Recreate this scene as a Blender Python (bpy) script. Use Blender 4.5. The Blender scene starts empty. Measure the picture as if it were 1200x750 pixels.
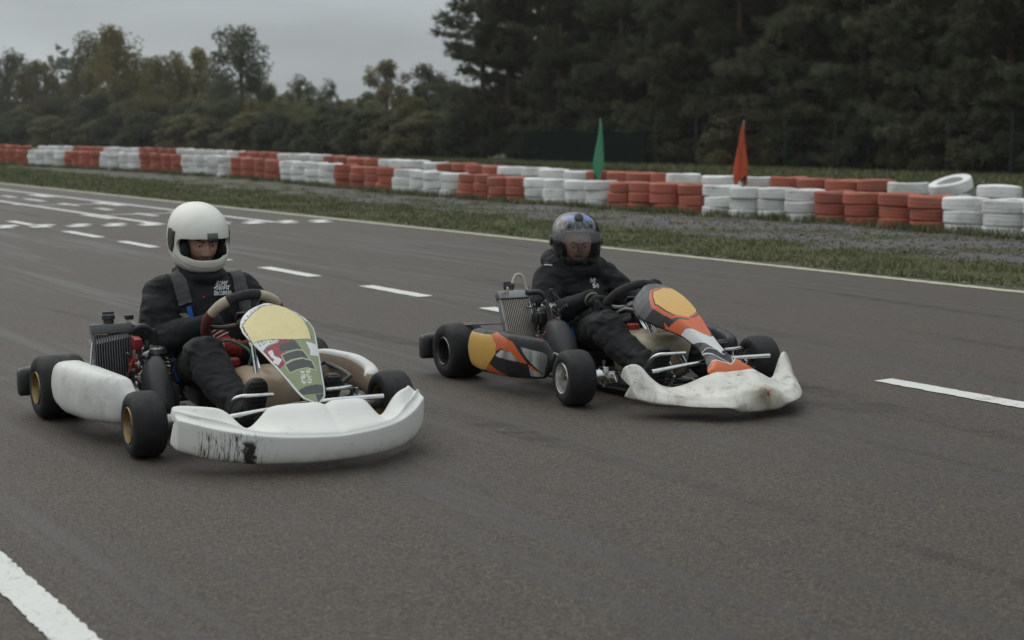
import bpy, bmesh, math, random
import numpy as np
from mathutils import Vector, Matrix, noise as mnoise
from math import sin, cos, pi, radians, sqrt, atan2, exp

# ------------------------------------------------------------------ scene, camera, light
C = bpy.data.collections.new("scene")
S = bpy.context.scene
S.collection.children.link(C)
random.seed(7)
rng = np.random.default_rng(7)

CAM_H = 1.26
FPX = 1880.0                       # focal length in pixels of a 1200 px wide frame
PITCH = math.atan(220.0 / FPX)
cd = bpy.data.cameras.new("camera")
cam = bpy.data.objects.new("camera", cd)
C.objects.link(cam)
cam.location = (0, 0, CAM_H)
cam.rotation_euler = (pi / 2 - PITCH, 0, 0)
cd.sensor_width = 36.0
cd.lens = FPX / 1200 * 36.0
cd.clip_start = 0.05
cd.clip_end = 3000
cd.dof.use_dof = True
cd.dof.focus_distance = 7.3
cd.dof.aperture_fstop = 3.6
S.camera = cam

SUN_EL, SUN_AZ = radians(48), radians(140)       # azimuth: direction towards the sun, from +X counter-clockwise
w = bpy.data.worlds.new("World")
S.world = w
w.use_nodes = True
nt = w.node_tree
nt.nodes.clear()
N = nt.nodes.new
L = nt.links.new
out = N('ShaderNodeOutputWorld')
bg = N('ShaderNodeBackground')
bg.inputs['Strength'].default_value = 0.1
sky = N('ShaderNodeTexSky')
sky.sky_type = 'NISHITA'
sky.sun_disc = False
sky.sun_elevation = SUN_EL
sky.sun_rotation = pi / 2 - SUN_AZ
sky.dust_density = 3.0
tc = N('ShaderNodeTexCoord')
sep = N('ShaderNodeSeparateXYZ')
L(tc.outputs['Generated'], sep.inputs[0])
# overcast cloud deck: standard overcast luminance (1 + 2 sin h) / 3, a little lifted at the horizon, slight grey-blue, broad soft cloud texture
mz = N('ShaderNodeMath'); mz.operation = 'MAXIMUM'; mz.inputs[1].default_value = 0.0
L(sep.outputs['Z'], mz.inputs[0])
ma = N('ShaderNodeMath'); ma.operation = 'MULTIPLY_ADD'
L(mz.outputs[0], ma.inputs[0]); ma.inputs[1].default_value = 1.85; ma.inputs[2].default_value = 1.13
mp = N('ShaderNodeMapping'); mp.inputs['Scale'].default_value = (1.0, 1.0, 5.0)
L(tc.outputs['Generated'], mp.inputs[0])
nz = N('ShaderNodeTexNoise'); nz.inputs['Scale'].default_value = 3.0; nz.inputs['Detail'].default_value = 4
nz.inputs['Roughness'].default_value = 0.5
L(mp.outputs[0], nz.inputs['Vector'])
mr = N('ShaderNodeMapRange'); mr.inputs[1].default_value = 0.3; mr.inputs[2].default_value = 0.7
mr.inputs[3].default_value = 0.76; mr.inputs[4].default_value = 1.24
L(nz.outputs['Fac'], mr.inputs[0])
mm = N('ShaderNodeMath'); mm.operation = 'MULTIPLY'
L(ma.outputs[0], mm.inputs[0]); L(mr.outputs[0], mm.inputs[1])
vm = N('ShaderNodeVectorMath'); vm.operation = 'SCALE'
vm.inputs[0].default_value = (2.54, 2.80, 2.93)
L(mm.outputs[0], vm.inputs['Scale'])
hs = N('ShaderNodeHueSaturation'); hs.inputs['Saturation'].default_value = 0.5; hs.inputs['Value'].default_value = 0.5
L(sky.outputs[0], hs.inputs['Color'])
mx = N('ShaderNodeMixRGB'); mx.inputs[0].default_value = 0.88
L(hs.outputs[0], mx.inputs[1]); L(vm.outputs[0], mx.inputs[2])
L(mx.outputs[0], bg.inputs['Color']); L(bg.outputs[0], out.inputs['Surface'])

sd = bpy.data.lights.new("sun", 'SUN')
sd.energy = 0.75
sd.angle = radians(75)
sd.color = (1.0, 0.94, 0.86)
so = bpy.data.objects.new("sun", sd)
C.objects.link(so)
dirv = Vector((cos(SUN_AZ) * cos(SUN_EL), sin(SUN_AZ) * cos(SUN_EL), sin(SUN_EL)))
so.rotation_euler = dirv.to_track_quat('Z', 'Y').to_euler()
so.location = (0, 0, 30)

S.view_settings.view_transform = 'Standard'
S.view_settings.look = 'None'
S.view_settings.exposure = 0.46
S.view_settings.gamma = 1.0
S.cycles.use_denoising = True
S.cycles.max_bounces = 6
S.cycles.transparent_max_bounces = 8
S.cycles.caustics_reflective = False
S.cycles.caustics_refractive = False

# ------------------------------------------------------------------ track frame and helpers
HD = radians(-58.5)                              # driving direction of the track
TD = np.array([cos(HD), sin(HD)]); TN = np.array([-sin(HD), cos(HD)])
def tw(s, n, z=0.0):
    p = TD * s + TN * n
    return Vector((p[0], p[1], z))
def ray_dir(px, py):
    R = np.array([1, 0, 0.]); F = np.array([0, cos(PITCH), -sin(PITCH)]); U = np.array([0, sin(PITCH), cos(PITCH)])
    return R * (px - 600) / FPX + U * (375 - py) / FPX + F

def tag(o, label=None, cat=None, group=None, kind=None):
    if label: o['label'] = label
    if cat: o['category'] = cat
    if group: o['group'] = group
    if kind: o['kind'] = kind
    return o
def empty(name, loc=(0, 0, 0), rz=0.0, parent=None):
    o = bpy.data.objects.new(name, None)
    o.empty_display_size = 0.1
    C.objects.link(o)
    o.location = loc; o.rotation_euler = (0, 0, rz)
    if parent: o.parent = parent
    return o
def copy_tree(o, parent=None):
    c = o.copy(); C.objects.link(c)
    if parent: c.parent = parent
    for ch in o.children: copy_tree(ch, c)
    return c

def catmull(P, n=8, closed=False):
    P = [Vector(p) for p in P]
    m = len(P); outp = []
    rngi = range(m if closed else m - 1)
    for i in rngi:
        p0 = P[(i - 1) % m] if closed or i > 0 else P[0] * 2 - P[1]
        p1 = P[i]; p2 = P[(i + 1) % m]
        p3 = P[(i + 2) % m] if closed or i + 2 < m else P[-1] * 2 - P[-2]
        for k in range(n):
            t = k / n
            outp.append(0.5 * ((2 * p1) + (p2 - p0) * t + (2 * p0 - 5 * p1 + 4 * p2 - p3) * t * t + (3 * p1 - p0 - 3 * p2 + p3) * t ** 3))
    if not closed: outp.append(P[-1])
    return outp

class MB:
    """collects vertices and faces; build() links them as one mesh object"""
    def __init__(s):
        s.v = []; s.f = []; s.m = []
    def add(s, V, F, mi=0):
        b = len(s.v)
        s.v += [tuple(p) for p in V]
        s.f += [tuple(i + b for i in q) for q in F]
        s.m += [mi] * len(F) if isinstance(mi, int) else list(mi)
        return s
    def box(s, c, size, rot=None, mi=0, bev=0.0, taper=(1, 1)):
        bm = bmesh.new()
        bmesh.ops.create_cube(bm, size=1.0)
        for v in bm.verts:
            t = taper if v.co.z > 0 else (1, 1)
            v.co = Vector((v.co.x * size[0] * t[0], v.co.y * size[1] * t[1], v.co.z * size[2]))
        if bev > 0:
            bmesh.ops.bevel(bm, geom=bm.edges[:], offset=bev, segments=2, affect='EDGES', profile=0.6)
        M = (rot.to_matrix() if hasattr(rot, 'to_matrix') else rot) if rot is not None else None
        V = []
        for v in bm.verts:
            p = M @ v.co if M is not None else v.co.copy()
            V.append(p + Vector(c))
        bm.verts.index_update()
        F = [[v.index for v in f.verts] for f in bm.faces]
        bm.free()
        return s.add(V, F, mi)
    def tube(s, P, r, n=10, mi=0, spline=0, closed=False, caps=True):
        P = [Vector(p) for p in P]
        k0 = len(P)
        if spline: 
            P = catmull(P, spline, closed)
        m = len(P)
        if not hasattr(r, '__len__'): R = [r] * m
        elif len(r) == m: R = r
        else: R = [float(np.interp(i / (m - 1), np.linspace(0, 1, len(r)), r)) for i in range(m)]
        V = []; F = []
        nrm = None
        for i in range(m):
            if closed: t = (P[(i + 1) % m] - P[i - 1])
            else: t = P[min(i + 1, m - 1)] - P[max(i - 1, 0)]
            t = t.normalized() if t.length > 1e-9 else Vector((0, 0, 1))
            if nrm is None:
                a = Vector((0, 0, 1)) if abs(t.z) < 0.9 else Vector((1, 0, 0))
                nrm = (a - t * a.dot(t)).normalized()
            else:
                nrm = (nrm - t * nrm.dot(t)).normalized()
            b = t.cross(nrm)
            for k in range(n):
                a = 2 * pi * k / n
                V.append(P[i] + (nrm * cos(a) + b * sin(a)) * R[i])
        for i in range(m if closed else m - 1):
            j = (i + 1) % m
            for k in range(n):
                F.append((i * n + k, i * n + (k + 1) % n, j * n + (k + 1) % n, j * n + k))
        if caps and not closed:
            F.append(tuple(range(n))[::-1]); F.append(tuple((m - 1) * n + k for k in range(n)))
        return s.add(V, F, mi)
    def lathe(s, prof, c=(0, 0, 0), axis=(0, 1, 0), n=32, mi=0, closed=False):
        """prof: list of (along axis, radius)"""
        ax = Vector(axis).normalized()
        a = Vector((0, 0, 1)) if abs(ax.z) < 0.9 else Vector((1, 0, 0))
        u = (a - ax * a.dot(ax)).normalized(); v = ax.cross(u); c = Vector(c)
        V = []; F = []; m = len(prof)
        for (h, r) in prof:
            for k in range(n):
                t = 2 * pi * k / n
                V.append(c + ax * h + (u * cos(t) + v * sin(t)) * r)
        for i in range(m if closed else m - 1):
            j = (i + 1) % m
            for k in range(n):
                F.append((i * n + k, i * n + (k + 1) % n, j * n + (k + 1) % n, j * n + k))
        return s.add(V, F, mi)
    def ell(s, c, r, rot=None, nu=16, nv=10, mi=0, power=1.0):
        V = []; F = []
        M = rot if rot is not None else Matrix.Identity(3)
        if hasattr(M, 'to_matrix'): M = M.to_matrix()
        c = Vector(c)
        pw = lambda x: math.copysign(abs(x) ** power, x)
        for i in range(nv + 1):
            th = pi * i / nv
            for k in range(nu):
                ph = 2 * pi * k / nu
                p = Vector((r[0] * pw(sin(th)) * pw(cos(ph)), r[1] * pw(sin(th)) * pw(sin(ph)), r[2] * pw(cos(th))))
                V.append(c + M @ p)
        for i in range(nv):
            for k in range(nu):
                F.append((i * nu + k, (i + 1) * nu + k, (i + 1) * nu + (k + 1) % nu, i * nu + (k + 1) % nu))
        return s.add(V, F, mi)
    def loft(s, rings, mi=0, ring_closed=True, caps=True):
        n = len(rings[0]); V = [p for r in rings for p in r]; F = []
        for i in range(len(rings) - 1):
            for k in range(n if ring_closed else n - 1):
                F.append((i * n + k, i * n + (k + 1) % n, (i + 1) * n + (k + 1) % n, (i + 1) * n + k))
        if caps and ring_closed:
            F.append(tuple(range(n))[::-1]); F.append(tuple((len(rings) - 1) * n + k for k in range(n)))
        return s.add(V, F, mi)
    def mesh(s, name, mats, smooth=True, angle=40, clean=1e-5):
        me = bpy.data.meshes.new(name)
        bm = bmesh.new()
        vs = [bm.verts.new(p) for p in s.v]
        for q, mi in zip(s.f, s.m):
            try:
                f = bm.faces.new([vs[i] for i in q]); f.material_index = mi; f.smooth = smooth
            except ValueError: pass
        if clean: bmesh.ops.remove_doubles(bm, verts=bm.verts[:], dist=clean)
        bmesh.ops.recalc_face_normals(bm, faces=bm.faces[:])
        if smooth and angle < 180:
            th = radians(angle)
            for e in bm.edges:
                if len(e.link_faces) == 2 and e.calc_face_angle(0) > th: e.smooth = False
        bm.to_mesh(me); bm.free()
        for m_ in (mats if isinstance(mats, (list, tuple)) else [mats]): me.materials.append(m_)
        return me
    def build(s, name, mats, parent=None, smooth=True, angle=40, subsurf=0, crease=None, clean=1e-5):
        me = s.mesh(name, mats, smooth, angle if not subsurf else 180, clean)
        o = bpy.data.objects.new(name, me)
        C.objects.link(o)
        if parent: o.parent = parent
        if subsurf:
            md = o.modifiers.new("subsurf", 'SUBSURF'); md.levels = subsurf; md.render_levels = subsurf
            apply_mods(o)
        return o

def apply_mods(o):
    dg = bpy.context.evaluated_depsgraph_get()
    dg.update()
    me = bpy.data.meshes.new_from_object(o.evaluated_get(dg))
    old = o.data
    o.modifiers.clear()
    nm = old.name
    o.data = me
    bpy.data.meshes.remove(old)
    me.name = nm
    return o

def fast_mesh(name, V, loops, starts, mats, midx=None, smooth=False, attrs=None):
    me = bpy.data.meshes.new(name)
    nv = len(V); nl = len(loops); nf = len(starts)
    me.vertices.add(nv); me.vertices.foreach_set('co', np.asarray(V, np.float32).ravel())
    me.loops.add(nl); me.loops.foreach_set('vertex_index', np.asarray(loops, np.int32))
    me.polygons.add(nf); me.polygons.foreach_set('loop_start', np.asarray(starts, np.int32))
    if midx is not None: me.polygons.foreach_set('material_index', np.asarray(midx, np.int32))
    if smooth: me.polygons.foreach_set('use_smooth', np.ones(nf, bool))
    for a, (vals) in (attrs or {}).items():
        at = me.attributes.new(a, 'FLOAT', 'POINT'); at.data.foreach_set('value', np.asarray(vals, np.float32))
    me.update(calc_edges=True); me.validate()
    for m_ in mats: me.materials.append(m_)
    return me
def tri_mesh(name, V, mats, **k):
    n = len(V) // 3
    return fast_mesh(name, V, np.arange(3 * n), np.arange(0, 3 * n, 3), mats, **k)
def link(name, me, parent=None):
    o = bpy.data.objects.new(name, me); C.objects.link(o)
    if parent: o.parent = parent
    return o

# ------------------------------------------------------------------ materials
class NT:
    def __init__(s, name):
        s.m = bpy.data.materials.new(name); s.m.use_nodes = True
        s.t = s.m.node_tree; s.t.nodes.clear()
        s.out = s.n('ShaderNodeOutputMaterial'); s.b = s.n('ShaderNodeBsdfPrincipled')
        s.l(s.b.outputs[0], s.out.inputs['Surface'])
        s._tc = None
    def n(s, t): return s.t.nodes.new(t)
    def l(s, a, b): s.t.links.new(a, b)
    def tc(s, w='Object'):
        if s._tc is None: s._tc = s.n('ShaderNodeTexCoord')
        return s._tc.outputs[w]
    def noise(s, scale, detail=3, rough=0.55, vec=None, mapscale=None, dist=0.0, out='Fac'):
        x = s.n('ShaderNodeTexNoise'); x.inputs['Scale'].default_value = scale; x.inputs['Detail'].default_value = detail
        x.inputs['Roughness'].default_value = rough; x.inputs['Distortion'].default_value = dist
        v = vec or s.tc()
        if mapscale:
            q = s.n('ShaderNodeMapping'); q.inputs['Scale'].default_value = mapscale; s.l(v, q.inputs[0]); v = q.outputs[0]
        s.l(v, x.inputs['Vector']); return x.outputs[out]
    def ramp(s, src, a, b, lo=0.0, hi=1.0, smooth=True):
        x = s.n('ShaderNodeMapRange'); x.interpolation_type = 'SMOOTHSTEP' if smooth else 'LINEAR'
        for i, v in enumerate((a, b, lo, hi)): x.inputs[1 + i].default_value = v
        s.l(src, x.inputs[0]); return x.outputs[0]
    def mix(s, fac, a, b, mode='MIX'):
        x = s.n('ShaderNodeMixRGB'); x.blend_type = mode
        for i, v in enumerate((fac, a, b)):
            if hasattr(v, 'is_output') or hasattr(v, 'links'): s.l(v, x.inputs[i])
            else: x.inputs[i].default_value = v if i == 0 else (tuple(v) + (1,))[:4]
        return x.outputs[0]
    def math(s, op, a, b=0.0, c=0.0):
        x = s.n('ShaderNodeMath'); x.operation = op
        for i, v in enumerate((a, b, c)):
            if hasattr(v, 'links'): s.l(v, x.inputs[i])
            else: x.inputs[i].default_value = v
        return x.outputs[0]
    def color(s, v):
        if hasattr(v, 'links'): s.l(v, s.b.inputs['Base Color'])
        else: s.b.inputs['Base Color'].default_value = (tuple(v) + (1,))[:4]
    def set(s, k, v):
        if hasattr(v, 'links'): s.l(v, s.b.inputs[k])
        else: s.b.inputs[k].default_value = v
    def bump(s, h, strength=0.3, dist=0.01, normal=None):
        x = s.n('ShaderNodeBump'); x.inputs['Strength'].default_value = strength; x.inputs['Distance'].default_value = dist
        s.l(h, x.inputs['Height'])
        if normal: s.l(normal, x.inputs['Normal'])
        s.l(x.outputs[0], s.b.inputs['Normal']); return x.outputs[0]
    def objrand(s):
        x = s.n('ShaderNodeObjectInfo'); return x.outputs['Random']
    def attr(s, name):
        x = s.n('ShaderNodeAttribute'); x.attribute_name = name; return x.outputs['Fac']

def pm(name, col, rough=0.5, metal=0.0, var=0.12, vs=6.0, bump=0.0, bs=60.0, dirt=0.0, dirtcol=(0.12, 0.1, 0.08), ds=9.0, coat=0.0, spec=0.5, rand=0.0):
    t = NT(name)
    nz = t.noise(vs, 4)
    c = t.mix(nz, tuple(x * (1 - var) for x in col), tuple(min(1, x * (1 + var)) for x in col))
    if rand:
        r = t.ramp(t.objrand(), 0, 1, 1 - rand, 1 + rand, False)
        x = t.n('ShaderNodeVectorMath'); x.operation = 'SCALE'; t.l(c, x.inputs[0]); t.l(r, x.inputs['Scale']); c = x.outputs[0]
    if dirt:
        d = t.ramp(t.noise(ds, 6, 0.65), 0.48, 0.72, 0, dirt)
        c = t.mix(d, c, dirtcol)
    t.color(c)
    t.set('Roughness', t.ramp(t.noise(vs * 2.3, 3), 0.3, 0.7, max(0.02, rough - 0.08), min(1, rough + 0.08)))
    t.set('Metallic', metal); t.set('Coat Weight', coat); t.set('Specular IOR Level', spec)
    if bump: t.bump(t.noise(bs, 3), bump, 0.004)
    return t.m
# ------------------------------------------------------------------ ground, road, markings
def ground_mat():
    t = NT("field_grass")
    a = t.noise(0.35, 5, 0.6); b = t.noise(14, 4, 0.7)
    c = t.mix(a, (0.080, 0.086, 0.040), (0.125, 0.120, 0.062))
    c = t.mix(t.ramp(b, 0.35, 0.7, 0, 0.7), c, (0.062, 0.070, 0.030))
    c = t.mix(t.ramp(t.noise(1.6, 5, 0.7), 0.6, 0.75, 0, 0.6), c, (0.16, 0.13, 0.085))
    t.color(c); t.set('Roughness', 0.95); t.set('Specular IOR Level', 0.1)
    t.bump(b, 0.6, 0.05)
    return t.m
def asphalt_mat():
    t = NT("asphalt")
    P = t.tc()
    mp = t.n('ShaderNodeMapping'); mp.inputs['Rotation'].default_value = (0, 0, -HD); t.l(P, mp.inputs[0]); T = mp.outputs[0]
    vo = t.n('ShaderNodeTexVoronoi'); vo.inputs['Scale'].default_value = 135; t.l(P, vo.inputs['Vector'])
    vc = t.n('ShaderNodeSeparateXYZ'); t.l(vo.outputs['Color'], vc.inputs[0])
    g1 = t.noise(95, 4, 0.75)
    big = t.noise(0.5, 5, 0.6)
    mid = t.noise(3.5, 5, 0.65)
    c = t.mix(big, (0.041, 0.0332, 0.0245), (0.058, 0.0472, 0.0350))
    c = t.mix(t.ramp(mid, 0.35, 0.7, 0.0, 0.5), c, (0.058, 0.0435, 0.0345))
    stone = t.mix(vc.outputs[0], (0.12, 0.11, 0.10), (2.5, 2.42, 2.3))
    c = t.mix(0.82, c, stone, 'MULTIPLY')
    hu = t.mix(t.noise(60, 3, .6, out='Color'), (1.16, .94, .92), (.92, 1.02, .96))
    c = t.mix(0.5, c, hu, 'MULTIPLY')
    gr = t.mix(t.ramp(g1, 0.35, 0.68), (0.38, 0.37, 0.36), (1.66, 1.63, 1.6))
    c = t.mix(0.75, c, gr, 'MULTIPLY')
    # bright chips
    v2 = t.n('ShaderNodeTexVoronoi'); v2.inputs['Scale'].default_value = 38; t.l(P, v2.inputs['Vector'])
    chip = t.ramp(v2.outputs['Distance'], 0.07, 0.03)
    sc = t.n('ShaderNodeSeparateXYZ'); t.l(v2.outputs['Color'], sc.inputs[0])
    chip = t.math('MULTIPLY', chip, t.ramp(sc.outputs[1], 0.80, 0.95))
    c = t.mix(t.math('MULTIPLY', chip, 0.6), c, (0.34, 0.31, 0.28))
    # rubber laid down along the driving direction, in long wavering streaks
    st = t.noise(1.0, 5, 0.6, vec=T, mapscale=(0.10, 1.5, 1.0), dist=0.4)
    st2 = t.noise(1.0, 4, 0.6, vec=T, mapscale=(0.25, 9.0, 1.0), dist=0.5)
    rub = t.math('MULTIPLY', t.ramp(st, 0.44, 0.62), t.ramp(st2, 0.38, 0.62))
    c = t.mix(t.math('MULTIPLY', rub, 0.6), c, (0.030, 0.0285, 0.0275))
    # hairline scuffs and small tar spots
    sp = t.ramp(t.noise(7, 6, 0.7), 0.66, 0.74, 0, 0.5)
    c = t.mix(sp, c, (0.05, 0.047, 0.045))
    t.color(c)
    t.set('Roughness', t.ramp(rub, 0, 1, 0.66, 0.5)); t.set('Specular IOR Level', 0.56)
    hh = t.math('ADD', vo.outputs['Distance'], t.math('MULTIPLY', g1, 1.1))
    t.bump(hh, 0.8, 0.006)
    return t.m
def paint_mat(name="road_paint", wear=0.5, k=1.0):
    t = NT(name)
    c = t.mix(t.noise(3, 4), (0.60 * k, 0.59 * k, 0.55 * k * k), (0.70 * k, 0.69 * k, 0.65 * k * k))
    g = t.noise(60, 5, 0.75)
    c = t.mix(t.ramp(g, 0.52, 0.72, 0, 0.45), c, (0.22, 0.21, 0.2))
    vo = t.n('ShaderNodeTexVoronoi'); vo.feature = 'DISTANCE_TO_EDGE'; vo.inputs['Scale'].default_value = 9
    wv = t.noise(12, 3, 0.6, out='Color')
    t.l(t.mix(0.12, t.tc(), wv), vo.inputs['Vector'])
    crack = t.math('MULTIPLY', t.ramp(vo.outputs['Distance'], 0.018, 0.006), t.ramp(t.noise(2.5, 3), 0.42, 0.6))
    c = t.mix(t.math('MULTIPLY', crack, 0.55), c, (0.16, 0.15, 0.14))
    w_ = t.ramp(t.noise(5, 6, 0.7), 0.56, 0.72, 0, wear)
    c = t.mix(w_, c, (0.16, 0.15, 0.14))
    t.color(c); t.set('Roughness', 0.75); t.bump(g, 0.3, 0.003)
    return t.m
def gravel_mat():
    t = NT("gravel_bed")
    vo = t.n('ShaderNodeTexVoronoi'); vo.inputs['Scale'].default_value = 40; t.l(t.tc(), vo.inputs['Vector'])
    vc = t.n('ShaderNodeSeparateXYZ'); t.l(vo.outputs['Color'], vc.inputs[0])
    c = t.mix(vc.outputs[0], (0.075, 0.069, 0.063), (0.128, 0.118, 0.108))
    c = t.mix(t.ramp(t.noise(1.2, 5, 0.7), 0.5, 0.7, 0, 0.7), c, (0.11, 0.085, 0.06))
    t.color(c); t.set('Roughness', 0.95); t.bump(vo.outputs['Distance'], .7, 0.02)
    return t.m
M_GROUND = ground_mat(); M_ASPH = asphalt_mat(); M_PAINT = paint_mat(); M_GRAVEL = gravel_mat()
M_PAINT2 = paint_mat("worn_road_paint", 0.75); M_PAINT3 = paint_mat("dusty_road_paint", 0.8, .72)

g = MB(); g.add([(-480, -120, -0.004), (420, -120, -0.004), (420, 620, -0.004), (-480, 620, -0.004)], [(0, 1, 2, 3)])
tag(g.build("ground", M_GROUND, smooth=False), kind='structure')

def strip(name, pts_lo, pts_hi, z, mat, kind='structure', bumpy=0.0, sub=1):
    """sheet between two polylines given in track coordinates (s, n)"""
    m = MB(); V = []; k = len(pts_lo)
    for (a, b) in zip(pts_lo, pts_hi):
        for j in range(sub + 1):
            q = j / sub
            p = tw(a[0] * (1 - q) + b[0] * q, a[1] * (1 - q) + b[1] * q, z)
            if bumpy and 0 < j < sub:
                p.z += bumpy * (mnoise.noise(p * 0.9) + 0.6 * mnoise.noise(p * 3.1)) * 0.5
            V.append(p)
    F = []
    for i in range(k - 1):
        for j in range(sub):
            a = i * (sub + 1) + j
            F.append((a, a + sub + 1, a + sub + 2, a + 1))
    m.add(V, F)
    o = m.build(name, mat, smooth=True)
    if kind: o['kind'] = kind
    return o
# track surface; its right-hand edge (towards the tyre wall) is slightly ragged
ss = np.arange(-110, 40.1, 0.25)
strip("track", [(s, -14.0) for s in ss], [(s, 10.33 + 0.05 * mnoise.noise(Vector((s * 1.3, 0, 0))) + 0.03 * mnoise.noise(Vector((s * 5, 3, 0)))) for s in ss], 0.0, M_ASPH)
# second run of the circuit beyond the tyre wall
road2 = [(-130, 30, 39), (-95, 28.5, 35.5), (-70, 28, 33.6), (-55, 27.0, 32.6), (-40, 25.0, 30.0), (-28, 23.0, 28.6), (-12, 22, 28.0), (30, 22, 28)]
strip("track_beyond", [(a, b) for a, b, c_ in road2], [(a, c_) for a, b, c_ in road2], 0.0, M_ASPH)

def stripe(m, s0, s1, n0, n1, z=0.004, jag=0.006, step=0.04):
    """painted rectangle from s0..s1 along and n0..n1 across the track with slightly frayed edges"""
    k = max(2, int((s1 - s0) / step)); V = []; F = []
    for i in range(k + 1):
        s = s0 + (s1 - s0) * i / k
        e = 0.0 if 0 < i < k else jag
        V += [tw(s + random.uniform(-e, e), n0 + random.uniform(-jag, jag), z), tw(s + random.uniform(-e, e), n1 + random.uniform(-jag, jag), z)]
    for i in range(k): F.append((2 * i, 2 * i + 2, 2 * i + 3, 2 * i + 1))
    m.add(V, F)
def mark(name, rects, mat=None, **k):
    m = MB()
    for r in rects: stripe(m, *r, **k)
    return tag(m.build(name, mat or M_PAINT, smooth=False, clean=0), kind='structure')
mark("edge_line", [(-105, 38, 9.99, 10.115)], M_PAINT3, jag=0.014, step=0.06)
mark("edge_line", [(-60, 38, 1.045, 1.155)], jag=0.005, step=0.02)
dashes = [(-25.3, -24.2), (-23.26, -22.05), (-20.5, -19.05), (-18.25, -17.08), (-16.1, -14.95), (-14.02, -12.87), (-11.87, -10.83), (-9.92, -8.85), (-7.75, -7.0), (-5.93, -4.6), (-3.9, -2.8)]
for a, b in dashes: mark("centre_dash", [(a, b, 5.79, 5.93)], step=0.03)
# start line: two staggered rows of white blocks across the track
rows = []
for i in range(-9, 11):
    n0 = 5.24 + i * 0.46
    if n0 > 9.75: continue
    sl = -21.48 + (n0 - 5.26) * 0.24
    rows += [(sl - .36, sl, n0, n0 + 0.25), (sl - .70, sl - .364, n0 + 0.17, n0 + 0.40)]
mark("start_line", rows, M_PAINT2, step=0.05, z=.008)
# grid boxes
mark("grid_line", [(-48, -21.0, 8.90, 9.02)], M_PAINT2)
mark("grid_line", [(-48, -21.3, 7.36, 7.48)], M_PAINT2)
mark("grid_bracket", [(-32.9, -31.5, 8.62, 8.86), (-28.7, -27.2, 8.66, 8.87), (-37.2, -35.8, 8.62, 8.87), (-24.6, -23.2, 8.66, 8.87)], M_PAINT2)
mark("grid_bracket", [(-28.8, -28.3, 7.27, 7.33), (-24.5, -23.1, 7.22, 7.33), (-33.2, -31.8, 7.22, 7.33)], M_PAINT2)
for a, b in [(-32.7, -31.7), (-31.0, -29.65), (-28.6, -27.55), (-26.45, -25.7), (-24.45, -23.5), (-35, -33.9)]:
    mark("grid_dash", [(a, b, 8.03, 8.17)], M_PAINT2)
mark("grid_front", [(-24.2, -24.08, 7.5, 8.9), (-28.0, -27.88, 7.5, 8.9)], M_PAINT2, z=.008)

# gravel strip in front of the tyre wall
gr_lo = [(-110, 18.0), (-62.5, 15.1), (-40.4, 14.0), (-27, 13.0), (-20.5, 12.5), (-16.2, 12.35), (-12.5, 12.0), (-9, 12.2), (30, 12.2)]
wall_n = [(-110, 17.6), (-64, 16.0), (-57, 16.6), (-50, 16.95), (-42.5, 16.95), (-38, 16.6), (-34, 16.1), (-29.7, 15.6), (-24, 15.35), (-20, 15.55), (-17, 15.65), (-14, 15.45), (-8, 15.3), (30, 15.3)]
gs = np.arange(-75, 12, 0.3)
glo = [(s, np.interp(s, *zip(*gr_lo)) + 0.22 * mnoise.noise(Vector((s * 0.8, 5, 0))) + 0.12 * mnoise.noise(Vector((s * 3, 9, 0)))) for s in gs]
ghi = [(s, np.interp(s, *zip(*wall_n)) + 0.25) for s in gs]
strip("gravel", glo, ghi, 0.0, M_GRAVEL, bumpy=0.07, sub=10)

# loose stones on the gravel
def stone_field():
    M_ST = NT("gravel_stone")
    r = M_ST.n('ShaderNodeNewGeometry').outputs['Random Per Island']
    M_ST.color(M_ST.mix(r, (0.095, 0.088, 0.080), (0.165, 0.153, 0.140))); M_ST.set('Roughness', 0.9)
    base = []
    bm = bmesh.new(); bmesh.ops.create_icosphere(bm, subdivisions=1, radius=1)
    bv = np.array([v.co[:] for v in bm.verts]); bf = np.array([[v.index for v in f.verts] for f in bm.faces]); bm.free()
    n = 7000
    s = rng.uniform(-34, -5, n); s = -5 - (np.abs(s + 5) ** 1.0) * rng.uniform(0.25, 1, n)
    lo = np.interp(s, *zip(*gr_lo)); hi = np.interp(s, *zip(*wall_n)) - 0.1
    nn = lo + (hi - lo) * rng.uniform(0, 1, n)
    r = 0.006 + 0.014 * rng.random(n) ** 2.2
    V = bv[None] * (1 + 0.45 * rng.uniform(-1, 1, (n, len(bv), 1)))
    V *= (r[:, None] * rng.uniform(0.7, 1.3, (n, 3)))[:, None, :]
    z = np.array([0.07 * (mnoise.noise(tw(a, b) * 0.9) + 0.6 * mnoise.noise(tw(a, b) * 3.1)) * 0.5 for a, b in zip(s, nn)])
    P = np.stack([TD[0] * s + TN[0] * nn, TD[1] * s + TN[1] * nn, np.maximum(z, 0) + r * 0.35], 1)
    V = V + P[:, None, :]
    F = bf[None] + (np.arange(n) * len(bv))[:, None, None]
    me = fast_mesh("gravel_stones", V.reshape(-1, 3), F.ravel(), np.arange(0, F.size, 3), [M_ST.m])
    tag(link("gravel_stones", me), kind='stuff')
stone_field()

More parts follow.
